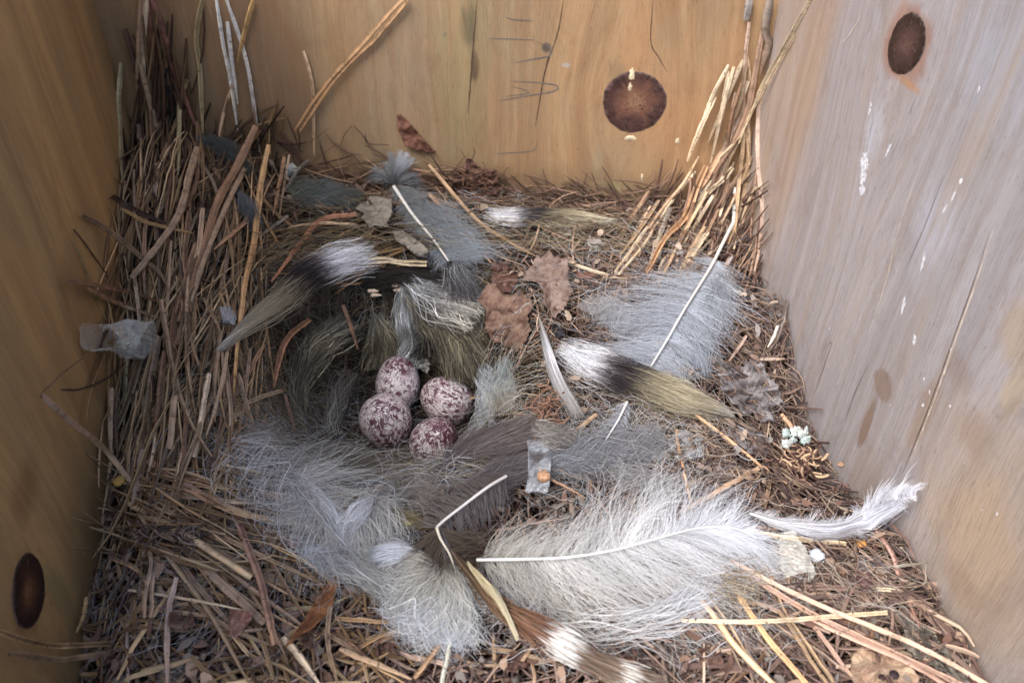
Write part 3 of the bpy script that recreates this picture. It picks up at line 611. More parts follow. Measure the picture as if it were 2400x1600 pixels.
S_ = [
 # back corner, standing against the boards
 (GB, 'tall flat tan straw standing against the amber board, topmost end out of view', [(325, 0, 6), (320, 150, 7), (322, 300, 8), (338, 495, 8)], 13, TAN, {}),
 (GB, None, [(337, 0, 4), (330, 133, 5), (336, 220, 6)], 9, PAL, {}),
 (GB, None, [(323, 150, 7), (360, 300, 7), (382, 375, 6)], 12, TAN, {}),
 (GB, None, [(333, 183, 5), (367, 283, 6), (384, 400, 6)], 10, ORG, {}),
 (GB, None, [(345, 245, 5), (350, 330, 5), (352, 430, 5)], 9, BRN, {}),
 (GB, 'lone pale greenish straw tip against the amber board', [(278, 145, 3), (272, 245, 3), (278, 350, 4), (283, 432, 4)], 9, GRN, {'taper': 0.3}),
 (GB, 'short pink tan straw stub standing in the corner', [(361, 375, 5), (355, 455, 5)], 10, PNK, {}),
 (GB, 'greenish straw blade standing in front of the black bark flake', [(430, 183, 5), (412, 245, 6), (408, 400, 7)], 10, GRN, {}),
 (GB, 'straight tan straw standing against the back board, greenish at its top', [(465, 0, 2), (452, 83, 2), (460, 167, 3), (467, 312, 5)], 10, GRN, {}),
 (GB, None, [(535, 195, 3), (518, 245, 4), (503, 327, 5)], 8, TAN, {}),
 (GB, 'thick dull red stem slanting down the corner', [(348, 0, 2), (372, 60, 3), (393, 133, 4), (427, 233, 5), (455, 300, 6)], 14, RED, {'name': 'plant_stem', 'cat': 'stem'}),
 (GB, 'thin dull red stem beside the black bark flake', [(340, 0, 2), (350, 90, 3), (355, 170, 4)], 9, RED, {'name': 'plant_stem', 'cat': 'stem'}),
 (GB, 'dark knobbly twig tip poking out beside the tall straws', [(288, 67, 5), (305, 135, 5), (335, 233, 6), (350, 290, 6)], 10, (104, 66, 54), {'name': 'twig', 'cat': 'twig'}),
 (GB, 'silvery white straw strip hanging on the back board, leftmost of three', [(497, 0, 1), (512, 100, 2), (530, 190, 3), (547, 300, 4)], 8, WHT, {}),
 (GB, 'silvery white straw strip on the back board, middle of three', [(522, 50, 2), (532, 140, 3), (545, 240, 4)], 9, WHT, {}),
 (GB, 'silvery white straw strip on the back board, rightmost of three', [(520, 0, 1), (558, 120, 2), (575, 200, 3), (587, 287, 4), (594, 350, 5)], 8, (190, 188, 184), {}),
 (GB, 'short yellow straw on the back board at the top edge', [(581, 0, 2), (560, 80, 2), (546, 145, 3)], 9, YEL, {}),
 (GB, 'long double tan straw slanting up across the back board', [(935, 0, 3), (860, 80, 3), (784, 162, 3), (680, 305, 4)], 19, (190, 142, 84), {'split': True, 'taper': 0.7}),
 (GB, 'short thin straw standing where the double straw crosses it', [(697, 117, 1.5), (712, 170, 2), (720, 227, 2), (723, 360, 4)], 8, TAN, {}),
 # heap along the left
 (GL, 'longest orange straw leaning over the heap with its tip on the back board', [(588, 290, 12), (540, 390, 12), (498, 470, 11), (448, 637, 10), (410, 740, 8)], 17, ORG, {'taper': 0.6}),
 (GL, 'tan straw running beside the longest orange straw', [(572, 368, 9), (523, 470, 10), (470, 600, 10), (446, 690, 9), (442, 773, 8), (467, 857, 6)], 12, TAN, {}),
 (GL, 'folded tan blade looped over the heap', [(453, 337, 10), (436, 400, 11), (423, 457, 11), (396, 522, 11), (303, 640, 10)], 15, TAN, {'taper': 0.8}),
 (GL, 'second half of the folded blade beside its loop', [(456, 340, 9), (452, 420, 9), (425, 480, 9), (405, 520, 8)], 9, BRN, {}),
 (GL, 'yellow spindle shaped straw standing over the heap', [(617, 332, 9), (603, 408, 10), (588, 507, 10), (582, 560, 11), (563, 656, 11), (547, 790, 9), (537, 923, 6)], 13, (200, 150, 76), {}),
 (GL, None, [(653, 360, 5), (640, 430, 6), (630, 495, 6)], 9, ORG, {}),
 (GL, None, [(664, 355, 4), (652, 420, 5), (640, 500, 5)], 5, TAN, {}),
 (GL, 'straw with a kinked end crossing the back rim', [(710, 368, 5), (684, 392, 5), (655, 440, 5)], 7, GRY, {}),
 (GL, 'tan straw poking out from under the dark twig end', [(280, 480, 10), (300, 492, 9), (348, 515, 8), (443, 537, 7)], 9, YEL, {}),
 (GL, 'long straw with a dark blunt tip resting against the amber board, higher of two', [(190, 495, 5), (235, 520, 8), (323, 590, 9), (365, 625, 9), (388, 665, 9)], 11, TAN, {}),
 (GL, 'dark brown rotten twig end over the amber board', [(258, 450, 7), (288, 470, 8), (330, 492, 8), (380, 510, 6)], 13, DRK, {'name': 'twig', 'cat': 'twig'}),
 (GL, 'thin dull straw lying close against the amber board', [(170, 527, 1), (210, 580, 2), (253, 640, 4)], 5, BRN, {}),
 (GL, 'thin greenish straw low against the amber board', [(168, 555, 1), (205, 640, 2), (250, 745, 3)], 5, (132, 110, 60), {}),
 (GL, None, [(565, 510, 6), (520, 545, 7), (488, 572, 7)], 10, ORG, {}), (GL, None, [(662, 495, 6), (620, 525, 6), (585, 555, 6)], 8, GRY, {}),
 (GL, 'straw with a reddish split tip reaching onto the amber board, upper blade', [(157, 650, 12), (183, 647, 12), (300, 673, 10), (368, 697, 9)], 10, ORG, {'c2': BRN}),
 (GL, 'straw with a reddish split tip reaching onto the amber board, lower blade', [(200, 660, 12), (283, 700, 10), (362, 727, 9)], 13, ORG, {'c2': TAN}),
 (GL, 'long bent straw crossing the heap from its middle down to the fluff', [(370, 687, 12), (387, 777, 11), (403, 857, 10), (433, 957, 9), (487, 1050, 8)], 11, TAN, {}),
 (GL, None, [(433, 630, 9), (429, 760, 8), (434, 850, 8), (450, 950, 7)], 9, TAN, {}),
 (GL, 'wide orange brown blade in the middle of the heap', [(452, 560, 9), (420, 680, 9), (402, 757, 8), (400, 860, 7)], 19, ORG, {'taper': 0.7}),
 (GL, None, [(467, 683, 8), (487, 722, 8), (503, 760, 7)], 9, TAN, {}), (GL, None, [(367, 773, 8), (343, 890, 8), (320, 1043, 8)], 13, TAN, {'taper': 0.8}),
 (GL, None, [(377, 807, 8), (362, 930, 8), (353, 1045, 8)], 13, BRN, {'taper': 0.8}), (GL, None, [(290, 823, 6), (287, 900, 6), (283, 975, 6)], 9, GRN, {}),
 (GL, None, [(257, 890, 6), (255, 970, 7), (258, 1045, 7)], 11, TAN, {}), (GL, None, [(268, 900, 6), (268, 980, 6), (272, 1050, 6)], 7, BRN, {}),
 (GL, None, [(402, 908, 9), (396, 970, 8), (390, 1030, 8)], 14, TAN, {'taper': 0.9}), (GL, 'short pale straw stub with a square cut top on the heap', [(480, 857, 12), (465, 940, 10), (448, 1050, 8)], 12, PAL, {'taper': 0.8}),
 (GL, 'bent tan stem reaching out over the amber board, lower arm', [(95, 905, 28), (167, 973, 24), (240, 1032, 18), (300, 1105, 12)], 12, PNK, {'name': 'plant_stem', 'cat': 'stem', 'c2': TAN, 'taper': 0.9}),
 (GL, 'bent thin stem reaching out over the amber board, upper arm', [(95, 905, 28), (150, 853, 24), (213, 805, 18)], 6, BRN, {'name': 'plant_stem', 'cat': 'stem'}),
 (GL, 'thin dark rootlet below the crumpled plastic', [(140, 895, 12), (185, 893, 12), (235, 877, 10), (290, 835, 9)], 5, DRK, {'name': 'rootlet', 'cat': 'root'}),
 (GL, 'short pale straw lying crosswise at the cup edge', [(567, 925, 9), (610, 908, 9), (652, 896, 9)], 10, PAL, {'taper': 0.8}),
 (GL, None, [(547, 857, 8), (565, 930, 8), (592, 1005, 7)], 10, TAN, {}), (GL, None, [(510, 807, 7), (520, 923, 7), (540, 1030, 6)], 8, TAN, {}),
 (GL, None, [(654, 905, 6), (664, 940, 6), (680, 1000, 6)], 8, BRN, {}),
 (GL, 'reddish brown straw curving over the back of the cup', [(818, 493, 9), (740, 505, 10), (690, 560, 10), (660, 600, 10), (625, 645, 9)], 12, (152, 96, 58), {}),
 (GL, 'pale straw curving over the back of the cup', [(820, 518, 8), (740, 513, 8), (662, 523, 8)], 8, TAN, {}),
 (GL, 'brown straw curving down into the dark side of the cup', [(712, 733, 5), (670, 765, 6), (645, 815, 6), (630, 890, 6)], 13, (146, 96, 54), {}),
 (GL, 'thin brown straw in the cup behind the eggs', [(787, 700, 6), (803, 745, 7), (820, 800, 7)], 9, BRN, {}),
 (GL, 'flat pale split blade bridging the back of the cup', [(832, 599, 10), (900, 600, 11), (980, 607, 10)], 15, (200, 178, 136), {'taper': 0.8, 'split': True}),
 # behind the cup
 (GF, 'long tan straw slanting down from the back board across the feathers', [(985, 378, 7), (1083, 493, 12), (1150, 545, 12), (1230, 590, 11)], 9, (196, 150, 92), {}),
 (GF, 'second tan straw across the feathers, below the long slanting one', [(985, 445, 10), (1068, 530, 12), (1130, 602, 11)], 10, (184, 132, 80), {}),
 (GF, 'pale straw end beside the crumpled leaf', [(1303, 603, 10), (1360, 622, 10), (1432, 642, 8)], 8, PAL, {}),
 (GF, 'short chewed tan straw piece beyond the eggs', [(1304, 1003, 9), (1340, 975, 10), (1371, 953, 9)], 11, TAN, {'taper': 0.9}),
 (GF, 'tiny yellow straw touching the palest egg', [(1058, 922, 9), (1085, 914, 10), (1112, 906, 10)], 6, YEL, {}),
 # right corner
 (GR, None, [(1597, 395, 4), (1537, 470, 8), (1480, 560, 10), (1419, 632, 9)], 8, PAL, {'taper': 0.8}), (GR, None, [(1541, 477, 8), (1520, 530, 9), (1494, 597, 8)], 11, GRY, {}),
 (GR, 'broad orange tan straw in the leaning bundle, ending in a pointed tip', [(1624, 382, 5), (1598, 440, 8), (1574, 495, 10), (1524, 557, 11), (1482, 628, 10)], 14, (206, 150, 92), {'split': True}),
 (GR, None, [(1619, 520, 8), (1590, 570, 10), (1562, 622, 8)], 10, TAN, {}), (GR, None, [(1626, 533, 9), (1600, 570, 10), (1570, 615, 9)], 12, PAL, {}),
 (GR, None, [(1684, 385, 5), (1650, 420, 6), (1607, 465, 6)], 12, PAL, {'split': True}), (GR, None, [(1697, 287, 3), (1657, 352, 4), (1612, 435, 6)], 13, (190, 146, 108), {}),
 (GR, None, [(1697, 315, 3), (1680, 350, 4), (1662, 395, 5)], 9, GRY, {}), (GR, None, [(1704, 235, 4), (1706, 332, 5), (1696, 420, 6), (1687, 535, 8)], 9, TAN, {}),
 (GR, None, [(1717, 240, 4), (1720, 370, 5), (1704, 470, 6), (1674, 560, 8)], 9, TAN, {}),
 (GR, 'long thin pinkish straw bowed against the pale board', [(1768, 180, 2), (1744, 245, 2), (1741, 370, 2), (1749, 482, 3), (1742, 570, 4), (1727, 635, 5)], 9, PNK, {}),
 (GR, 'short curved straw against the corner low down', [(1739, 428, 2), (1718, 470, 4), (1702, 520, 6), (1687, 572, 8)], 7, PAL, {}),
 (GR, 'white straw strip standing in the leaning bundle', [(1688, 430, 6), (1686, 480, 7), (1684, 540, 8)], 8, WHT, {}),
 (GR, 'pale straw slanting out of the corner to the top edge', [(1864, -5, 2), (1821, 73, 3), (1755, 187, 5), (1700, 305, 6), (1650, 360, 6)], 9, (200, 182, 146), {}),
 (GR, 'second pale straw slanting up the corner beside the first', [(1826, 78, 4), (1790, 140, 5), (1725, 260, 7), (1697, 330, 7)], 9, (182, 160, 124), {}),
 (GR, 'straight straw hanging below the grey twig end', [(1721, 50, 3), (1713, 120, 4), (1711, 167, 4), (1708, 270, 5)], 8, PNK, {}),
 (GR, 'brown straw running down from the bark twig', [(1752, 70, 3), (1735, 170, 5), (1722, 240, 6), (1690, 320, 7), (1640, 400, 7)], 11, (172, 132, 104), {}),
 (GR, None, [(1716, 130, 3), (1722, 200, 4), (1716, 300, 5), (1722, 380, 5)], 8, TAN, {}),
 (GR, 'grey bark covered twig standing in the corner, rough in the middle', [(1769, -5, 3), (1758, 67, 4), (1766, 100, 4), (1756, 135, 5), (1747, 172, 5)], 17, (120, 108, 98), {'name': 'bark_twig', 'cat': 'twig', 'c2': (120, 92, 72)}),
 (GR, 'short grey twig end at the top edge above the straw', [(1722, -5, 2), (1719, 20, 3), (1714, 48, 3)], 16, (128, 122, 118), {'name': 'bark_twig', 'cat': 'twig', 'taper': 0.9}),
 (GR, None, [(1487, 520, 10), (1450, 575, 10), (1412, 625, 9)], 8, PAL, {}),
 (GR, None, [(1625, 440, 6), (1570, 540, 9), (1540, 600, 9), (1510, 660, 8)], 8, TAN, {}), (GR, None, [(1650, 480, 7), (1610, 560, 9), (1560, 640, 9)], 7, (166, 128, 96), {}),
 (GR, None, [(1605, 360, 4), (1570, 420, 6), (1500, 510, 9), (1468, 590, 9)], 7, TAN, {}),
 # front left fan
 (GF, 'broad straw blade with a pink base and yellow tip, on top of the fan', [(340, 1055, 10), (433, 1119, 12), (533, 1172, 12), (650, 1200, 11), (760, 1220, 10)], 18, (196, 134, 118), {'c2': (206, 176, 116), 'taper': 0.2}),
 (GF, None, [(300, 1098, 8), (433, 1128, 9), (617, 1122, 8)], 10, GRN, {}), (GF, None, [(330, 1125, 9), (500, 1149, 9), (612, 1160, 8)], 11, PAL, {}),
 (GF, 'bright pale straw crossing the heap toward the front, widest of the fan', [(290, 1150, 11), (423, 1225, 12), (577, 1327, 11)], 16, (216, 184, 136), {'taper': 0.9}),
 (GF, None, [(343, 1139, 10), (533, 1245, 10), (743, 1345, 8)], 10, TAN, {}), (GF, 'broad brown grey blade in the front fan', [(427, 1259, 9), (510, 1340, 10), (607, 1424, 10)], 19, (186, 152, 122), {'taper': 0.8}),
 (GF, None, [(450, 1232, 8), (560, 1305, 8), (683, 1380, 8)], 9, TAN, {}), (GF, None, [(383, 1275, 10), (483, 1412, 11), (573, 1567, 10)], 10, (176, 144, 106), {}),
 (GF, 'reddish brown blade running down steeply through the fan', [(540, 1179, 8), (600, 1329, 12), (633, 1479, 11)], 16, (164, 112, 92), {'taper': 0.9, 'c2': (196, 150, 116)}),
 (GF, 'thin pale straw lying crosswise over the fan', [(293, 1355, 12), (467, 1382, 13), (563, 1400, 11)], 6, PAL, {}),
 (GF, 'very broad tan blade standing below the twig clump', [(355, 1239, 9), (345, 1330, 10), (333, 1415, 10)], 20, (186, 148, 112), {'split': True, 'taper': 0.9}),
 (GF, None, [(405, 1325, 9), (385, 1420, 9), (383, 1575, 9)], 12, PNK, {}), (GF, None, [(330, 1030, 13), (318, 1100, 13), (306, 1168, 12)], 15, (160, 134, 112), {'taper': 0.9}),
 (GF, 'curved straw at the bottom edge below the dark knot, upper of two', [(-10, 1448, 22), (60, 1470, 20), (130, 1480, 16), (262, 1474, 10)], 12, (190, 148, 90), {'taper': 0.9}),
 (GF, 'curved straw at the bottom edge below the dark knot, lower of two', [(20, 1500, 20), (140, 1512, 16), (262, 1498, 10)], 11, (150, 118, 84), {'taper': 0.9}),
 (GF, None, [(650, 1462, 9), (690, 1510, 10), (735, 1572, 9)], 15, PAL, {}), (GF, None, [(762, 1360, 9), (748, 1470, 9), (768, 1572, 9)], 10, TAN, {}),
 (GF, 'small bright straw chip beside the amber board', [(200, 1370, 9), (192, 1420, 10), (180, 1452, 9)], 8, YEL, {}),
 (GF, None, [(1031, 1446, 9), (990, 1505, 10), (950, 1556, 9)], 13, (184, 140, 92), {'taper': 0.8}), (GF, 'pale mint coloured straw stub under the cream fluff', [(1037, 1463, 10), (1026, 1515, 10), (1013, 1572, 10)], 11, (208, 208, 188), {'taper': 0.9}),
 (GF, None, [(780, 1490, 8), (860, 1525, 9), (945, 1562, 8)], 12, TAN, {}), (GF, None, [(770, 1419, 8), (840, 1424, 9), (912, 1427, 8)], 9, (196, 150, 92), {}),
 (GF, None, [(620, 1180, 7), (660, 1270, 8), (740, 1330, 8)], 8, BRN, {}), (GF, None, [(560, 1200, 6), (640, 1320, 8), (700, 1420, 8)], 9, (160, 122, 88), {}),
 (GF, None, [(470, 1290, 8), (560, 1370, 8), (690, 1440, 8)], 8, TAN, {}), (GF, None, [(640, 1400, 7), (740, 1390, 8), (800, 1370, 7)], 7, GRN, {}),
 # front right
 (GF2, 'thin stem with an orange seed behind the white feather', [(1214, 1052, 10), (1251, 1089, 12), (1300, 1118, 11), (1343, 1143, 10)], 6, (188, 140, 100), {'name': 'plant_stem', 'cat': 'stem'}),
 (GF2, 'pale tan straw slanting up behind the tip of the white feather', [(1560, 1176, 11), (1650, 1125, 13), (1747, 1071, 11)], 11, (204, 164, 124), {'taper': 0.9}),
 (GF2, 'thin tan straw slanting down past the tan plume to the curled debris', [(1598, 952, 10), (1680, 1012, 12), (1740, 1060, 12), (1775, 1087, 11)], 8, (204, 156, 98), {}),
 (GF2, None, [(1770, 1100, 9), (1765, 1130, 10), (1758, 1168, 9)], 9, TAN, {}), (GF2, None, [(1645, 1193, 9), (1700, 1205, 9), (1805, 1215, 8)], 7, PNK, {}),
 (GF2, 'cream straw with an orange end under the small white feather', [(1690, 1217, 10), (1801, 1234, 11), (1880, 1243, 11), (1948, 1249, 10)], 11, (226, 202, 158), {'taper': 0.9}),
 (GF2, 'straight cream straw lying across the others in front of the pale board', [(1565, 1424, 12), (1735, 1422, 14), (1880, 1410, 14), (2030, 1399, 14)], 9, (222, 194, 152), {'taper': 1.0}),
 (GF2, 'longest straw of the front bundle, upper edge, running out at the corner of the picture', [(1675, 1285, 11), (1790, 1345, 12), (1918, 1405, 13), (2100, 1480, 13), (2262, 1572, 12)], 10, (204, 168, 140), {'taper': 0.9}),
 (GF2, 'middle straw of the front bundle running out at the corner of the picture', [(1690, 1300, 9), (1800, 1370, 11), (1900, 1425, 12), (2060, 1500, 12), (2215, 1572, 12)], 11, (196, 150, 122), {'taper': 0.9}),
 (GF2, 'lowest straw of the front bundle, reddish and narrow', [(1860, 1420, 11), (1950, 1462, 12), (2090, 1520, 12), (2180, 1572, 12)], 9, (190, 140, 116), {'taper': 0.9}),
 (GF2, None, [(1601, 1365, 10), (1650, 1430, 11), (1685, 1479, 11), (1778, 1572, 10)], 14, (204, 162, 112), {'taper': 0.9}),
 (GF2, 'golden straw slanting steeply down under the cream straw', [(1685, 1345, 9), (1751, 1445, 10), (1800, 1505, 10), (1858, 1572, 10)], 12, (212, 160, 92), {'taper': 0.9}),
 (GF2, 'broad olive tan blade under the front bundle', [(1755, 1300, 7), (1790, 1400, 8), (1835, 1462, 9), (1903, 1572, 9)], 19, (160, 130, 92), {'taper': 0.9, 'split': True}),
 (GF2, None, [(1861, 1425, 8), (1910, 1490, 9), (1968, 1570, 9)], 9, (170, 132, 112), {}),
 (GF2, 'pinkish stem curving down along the pale board', [(2008, 1210, 8), (2050, 1270, 9), (2068, 1330, 9), (2110, 1440, 8)], 10, (176, 126, 108), {'name': 'plant_stem', 'cat': 'stem'}),
 (GF2, 'thin dark rootlet arching up against the pale board', [(2045, 1203, 7), (2080, 1235, 6), (2103, 1285, 5)], 5, (128, 90, 78), {'name': 'rootlet', 'cat': 'root'}),
 (GF2, 'dark rootlet running along the foot of the pale board', [(2112, 1390, 6), (2201, 1462, 6), (2268, 1570, 6)], 7, (110, 78, 68), {'name': 'rootlet', 'cat': 'root'}),
 (GF2, None, [(1985, 1315, 9), (2060, 1300, 9), (2135, 1291, 7)], 7, GRY, {}), (GF2, None, [(2010, 1352, 8), (2040, 1353, 8), (2072, 1357, 7)], 9, (196, 184, 150), {}),
 (GF2, None, [(2030, 1395, 10), (2060, 1380, 9), (2100, 1365, 8)], 7, (120, 94, 96), {}), (GF2, None, [(1735, 1240, 8), (1728, 1290, 8), (1740, 1330, 8)], 9, TAN, {}),
 (GF2, 'dark splintered stick leaning up against the pale board', [(1808, 688, 6), (1800, 730, 7), (1785, 775, 8), (1768, 800, 8)], 10, (92, 80, 74), {'name': 'twig', 'cat': 'twig'}),
 (GF2, 'bone white splinter beside the dark stick', [(1786, 748, 8), (1775, 775, 9), (1762, 797, 9)], 7, (226, 218, 210), {'name': 'wood_splinter', 'cat': 'splinter'}),
 (GF2, None, [(1745, 825, 8), (1775, 826, 8), (1800, 826, 7)], 9, (150, 128, 112), {}), (GF2, None, [(1775, 905, 8), (1815, 900, 8), (1845, 885, 7)], 8, (112, 86, 74), {'name': 'twig', 'cat': 'twig'}),
 (GF2, None, [(1790, 935, 6), (1840, 937, 5), (1890, 942, 4)], 5, (150, 116, 104), {}), (GF2, None, [(1795, 950, 9), (1812, 975, 10), (1822, 1000, 10)], 10, (178, 124, 82), {}),
 (GF2, None, [(1715, 770, 9), (1695, 800, 9), (1672, 830, 9)], 7, PNK, {}), (GF2, None, [(1555, 985, 8), (1562, 1040, 8), (1580, 1105, 8)], 7, (190, 140, 96), {}),
 (GF2, None, [(1570, 1085, 8), (1582, 1130, 8), (1590, 1160, 8)], 7, (196, 146, 100), {}),
]
for grp, lab, pts, wd, c, kw in S_:
    if grp == GL: pts = [(p[0], p[1], (p[2] if len(p) > 2 else 4)+3.5) for p in pts]
    kw = dict(kw); nm = kw.pop('name', 'grass_straw'); ct = kw.pop('cat', 'straw')
    default = {GB: 'plain tan straw standing among others in the straw filled corner', GL: 'plain dry straw lying in the heap beside the amber board', GR: 'plain tan straw in the bundle leaning into the corner by the pale board',
               GF: 'plain tan straw lying in the front fan of straws', GF2: 'plain tan straw lying near the foot of the pale board'}[grp]
    if nm == 'twig' and not lab: default = 'short brown twig at the foot of the pale board'
    straw(pts, wd, c, name=nm, cat=ct, label=lab or default, group=grp, **kw)
# further straws of the heap and of the front, placed loosely
def loose(nn, x0, y0, x1, y1, dirdeg, dd, Lpx, wpx, cols, grp, lab, off=(3, 9)):
    for k in range(nn):
        u0, v0 = rng.uniform(x0, x1), rng.uniform(y0, y1); a = math.radians(dirdeg+rng.normal(0, dd)); L = rng.uniform(*Lpx); bend = rng.normal(0, 0.05)*L
        o = rng.uniform(*off); dx, dy = math.cos(a), math.sin(a)
        pts = [(u0-dx*L/2, v0-dy*L/2, o*0.8), (u0-dy*bend, v0+dx*bend, o+1), (u0+dx*L/2, v0+dy*L/2, o*0.8)]
        us, vs = inside(np.array([p[0] for p in pts]), np.array([p[1] for p in pts]))
        if len(us) < 3 and grp != GR: continue
        c = cols[rng.integers(0, len(cols))]; c = tuple(np.clip(np.array(c)*rng.uniform(0.8, 1.1), 0, 255))
        straw(pts, rng.uniform(*wpx), c, label=lab, group=grp)
loose(54, 250, 560, 560, 1080, 97, 11, (120, 300), (6, 11), [TAN, BRN, ORG, (166, 138, 104), (130, 104, 78)], GL, 'plain dry straw lying in the heap beside the amber board', (8, 14))
loose(22, 320, 360, 560, 600, 103, 16, (110, 260), (5, 9), [TAN, BRN, (140, 116, 86), (176, 138, 84)], GL, 'plain dry straw lying in the heap beside the amber board')
loose(26, 260, 1200, 760, 1540, 38, 25, (100, 260), (6, 11), [TAN, PNK, BRN, (176, 142, 112)], GF, 'plain tan straw lying in the front fan of straws')
loose(16, 620, 1460, 1500, 1560, 25, 40, (80, 200), (6, 10), [TAN, PNK, BRN], GF, 'plain tan straw lying in the front fan of straws', (3, 6))
loose(22, 1620, 1260, 2120, 1540, 60, 35, (80, 200), (6, 10), [TAN, PNK, BRN, (170, 136, 116)], GF2, 'plain tan straw lying near the foot of the pale board', (3, 7))
loose(16, 1610, 230, 1700, 470, 108, 6, (120, 240), (7, 10), [TAN, PNK, PAL, BRN], GR, 'plain tan straw in the bundle leaning into the corner by the pale board', (3, 6))
loose(18, 1440, 480, 1640, 660, 118, 10, (90, 190), (6, 9), [TAN, PNK, PAL, BRN], GR, 'plain tan straw in the bundle leaning into the corner by the pale board')

# ------------------------------------------------------------------ feathers
def frames(q):
    T = norm(np.gradient(q, axis=0)); up = norm(0.6*norm(C0-q)+np.array([0, 0, 0.5])); S = norm(np.cross(T, up)); N = np.cross(S, T)
    return T, S, N
def samp(A, t):
    n = len(A); f = np.clip(t, 0, 1)*(n-1); i = np.minimum(f.astype(int), n-2); w_ = (f-i)[..., None]
    return A[i]*(1-w_)+A[i+1]*w_
def barbs(q, nb, wL, wR, ang=50, bend=-20, colstops=((0, (240, 240, 240)), (1, (240, 240, 240))), rad=0.00009, lift=(0, 0.003), wav=0.15, trange=(0.0, 1.0), seg=9, hump=0.001, acjit=8, ljit=0.25, sidecol=None):
    """barbs off a quill line q: wL/wR = [(t, length px)], angle from the quill in degrees, bend added toward the tip"""
    T, S, N = frames(q); out = []
    for side, wl in ((-1, wL), (1, wR)):
        if wl is None: continue
        m = int(nb*2.0); t = np.sort(rng.uniform(*trange, m)); L = np.interp(t, [a for a, b in wl], [b for a, b in wl])*PXM*np.exp(rng.normal(0, ljit, m))*dsc(samp(q, t))
        B, Tt, Ss, Nn = samp(q, t), samp(T, t), samp(S, t), samp(N, t)
        nc = max(5, m//20); ci = np.clip((t*nc+rng.normal(0, 0.35, m)).astype(int), 0, nc-1); ca = rng.normal(0, 1, nc)[ci]; a0 = np.radians(ang+rng.normal(0, acjit*0.7, m)+ca*acjit*0.5); bd = np.radians(bend+rng.normal(0, acjit, m)+ca*acjit*1.3); L = L*np.exp(0.16*rng.normal(0, 1, nc)[ci]); s = np.linspace(0, 1, seg)[None, :]
        th = a0[:, None]+bd[:, None]*s+wav*np.sin(s*rng.uniform(4, 10, (m, 1))+rng.uniform(0, 6, (m, 1)))
        ds = (L/(seg-1))[:, None]; cx = np.cumsum(np.cos(th)*ds, 1)-np.cos(th)*ds; cy = np.cumsum(np.sin(th)*ds, 1)-np.sin(th)*ds
        lf = rng.uniform(*lift, m)[:, None]*s + hump*np.sin(math.pi*s) + rng.normal(0, 0.0005, (m, 1))*s
        pt = B[:, None]+Tt[:, None]*cx[..., None]+side*Ss[:, None]*cy[..., None]+Nn[:, None]*lf[..., None]
        floor_ = H(pt[..., 0], pt[..., 1])+0.003; pt[..., 2] = np.maximum(pt[..., 2], floor_-0.0015+0.001*rng.random((m, 1)))
        pt = clampbox(pt, 0.0006)
        R = 0.62*rad*rng.uniform(0.6, 1.5, (m, 1))*(1-0.6*s)
        cc = colmix(colstops if sidecol is None or side == 1 else sidecol, np.clip(t[:, None]+0*s, 0, 1))*np.exp(rng.normal(0, 0.14, (m, 1, 1))+0.10*rng.normal(0, 1, nc)[ci][:, None, None])
        out.append(strands(pt, R, cc, 2))
    return merge(out)
def quill(q, w0, w1, mat, parent, name='quill', org=None):
    n = len(q); r = np.linspace(w0*0.9, w1*0.7, n)*PXM*0.5*dsc(q); v_, q_, t_ = strands(q[None]+np.array([0, 0, 0.0003])+norm(C0-q)[None]*0.0022, r[None], np.ones((1, n, 3)), 8)
    return mesh_obj(name, v_, q_, mat, parent)
M_QW = mat_plain('quill_white', lin((244, 240, 234)), 0.3, 0.05, spec=0.5); M_QD = mat_plain('quill_brown', lin((120, 96, 76)), 0.4, 0.2); M_QC = mat_plain('quill_cream', lin((226, 214, 190)), 0.35, 0.1)
def feather_obj(label, group=None, name='feather'):
    o = empty(name, (0, 0, 0)); tag(o, label, 'feather', group); return o
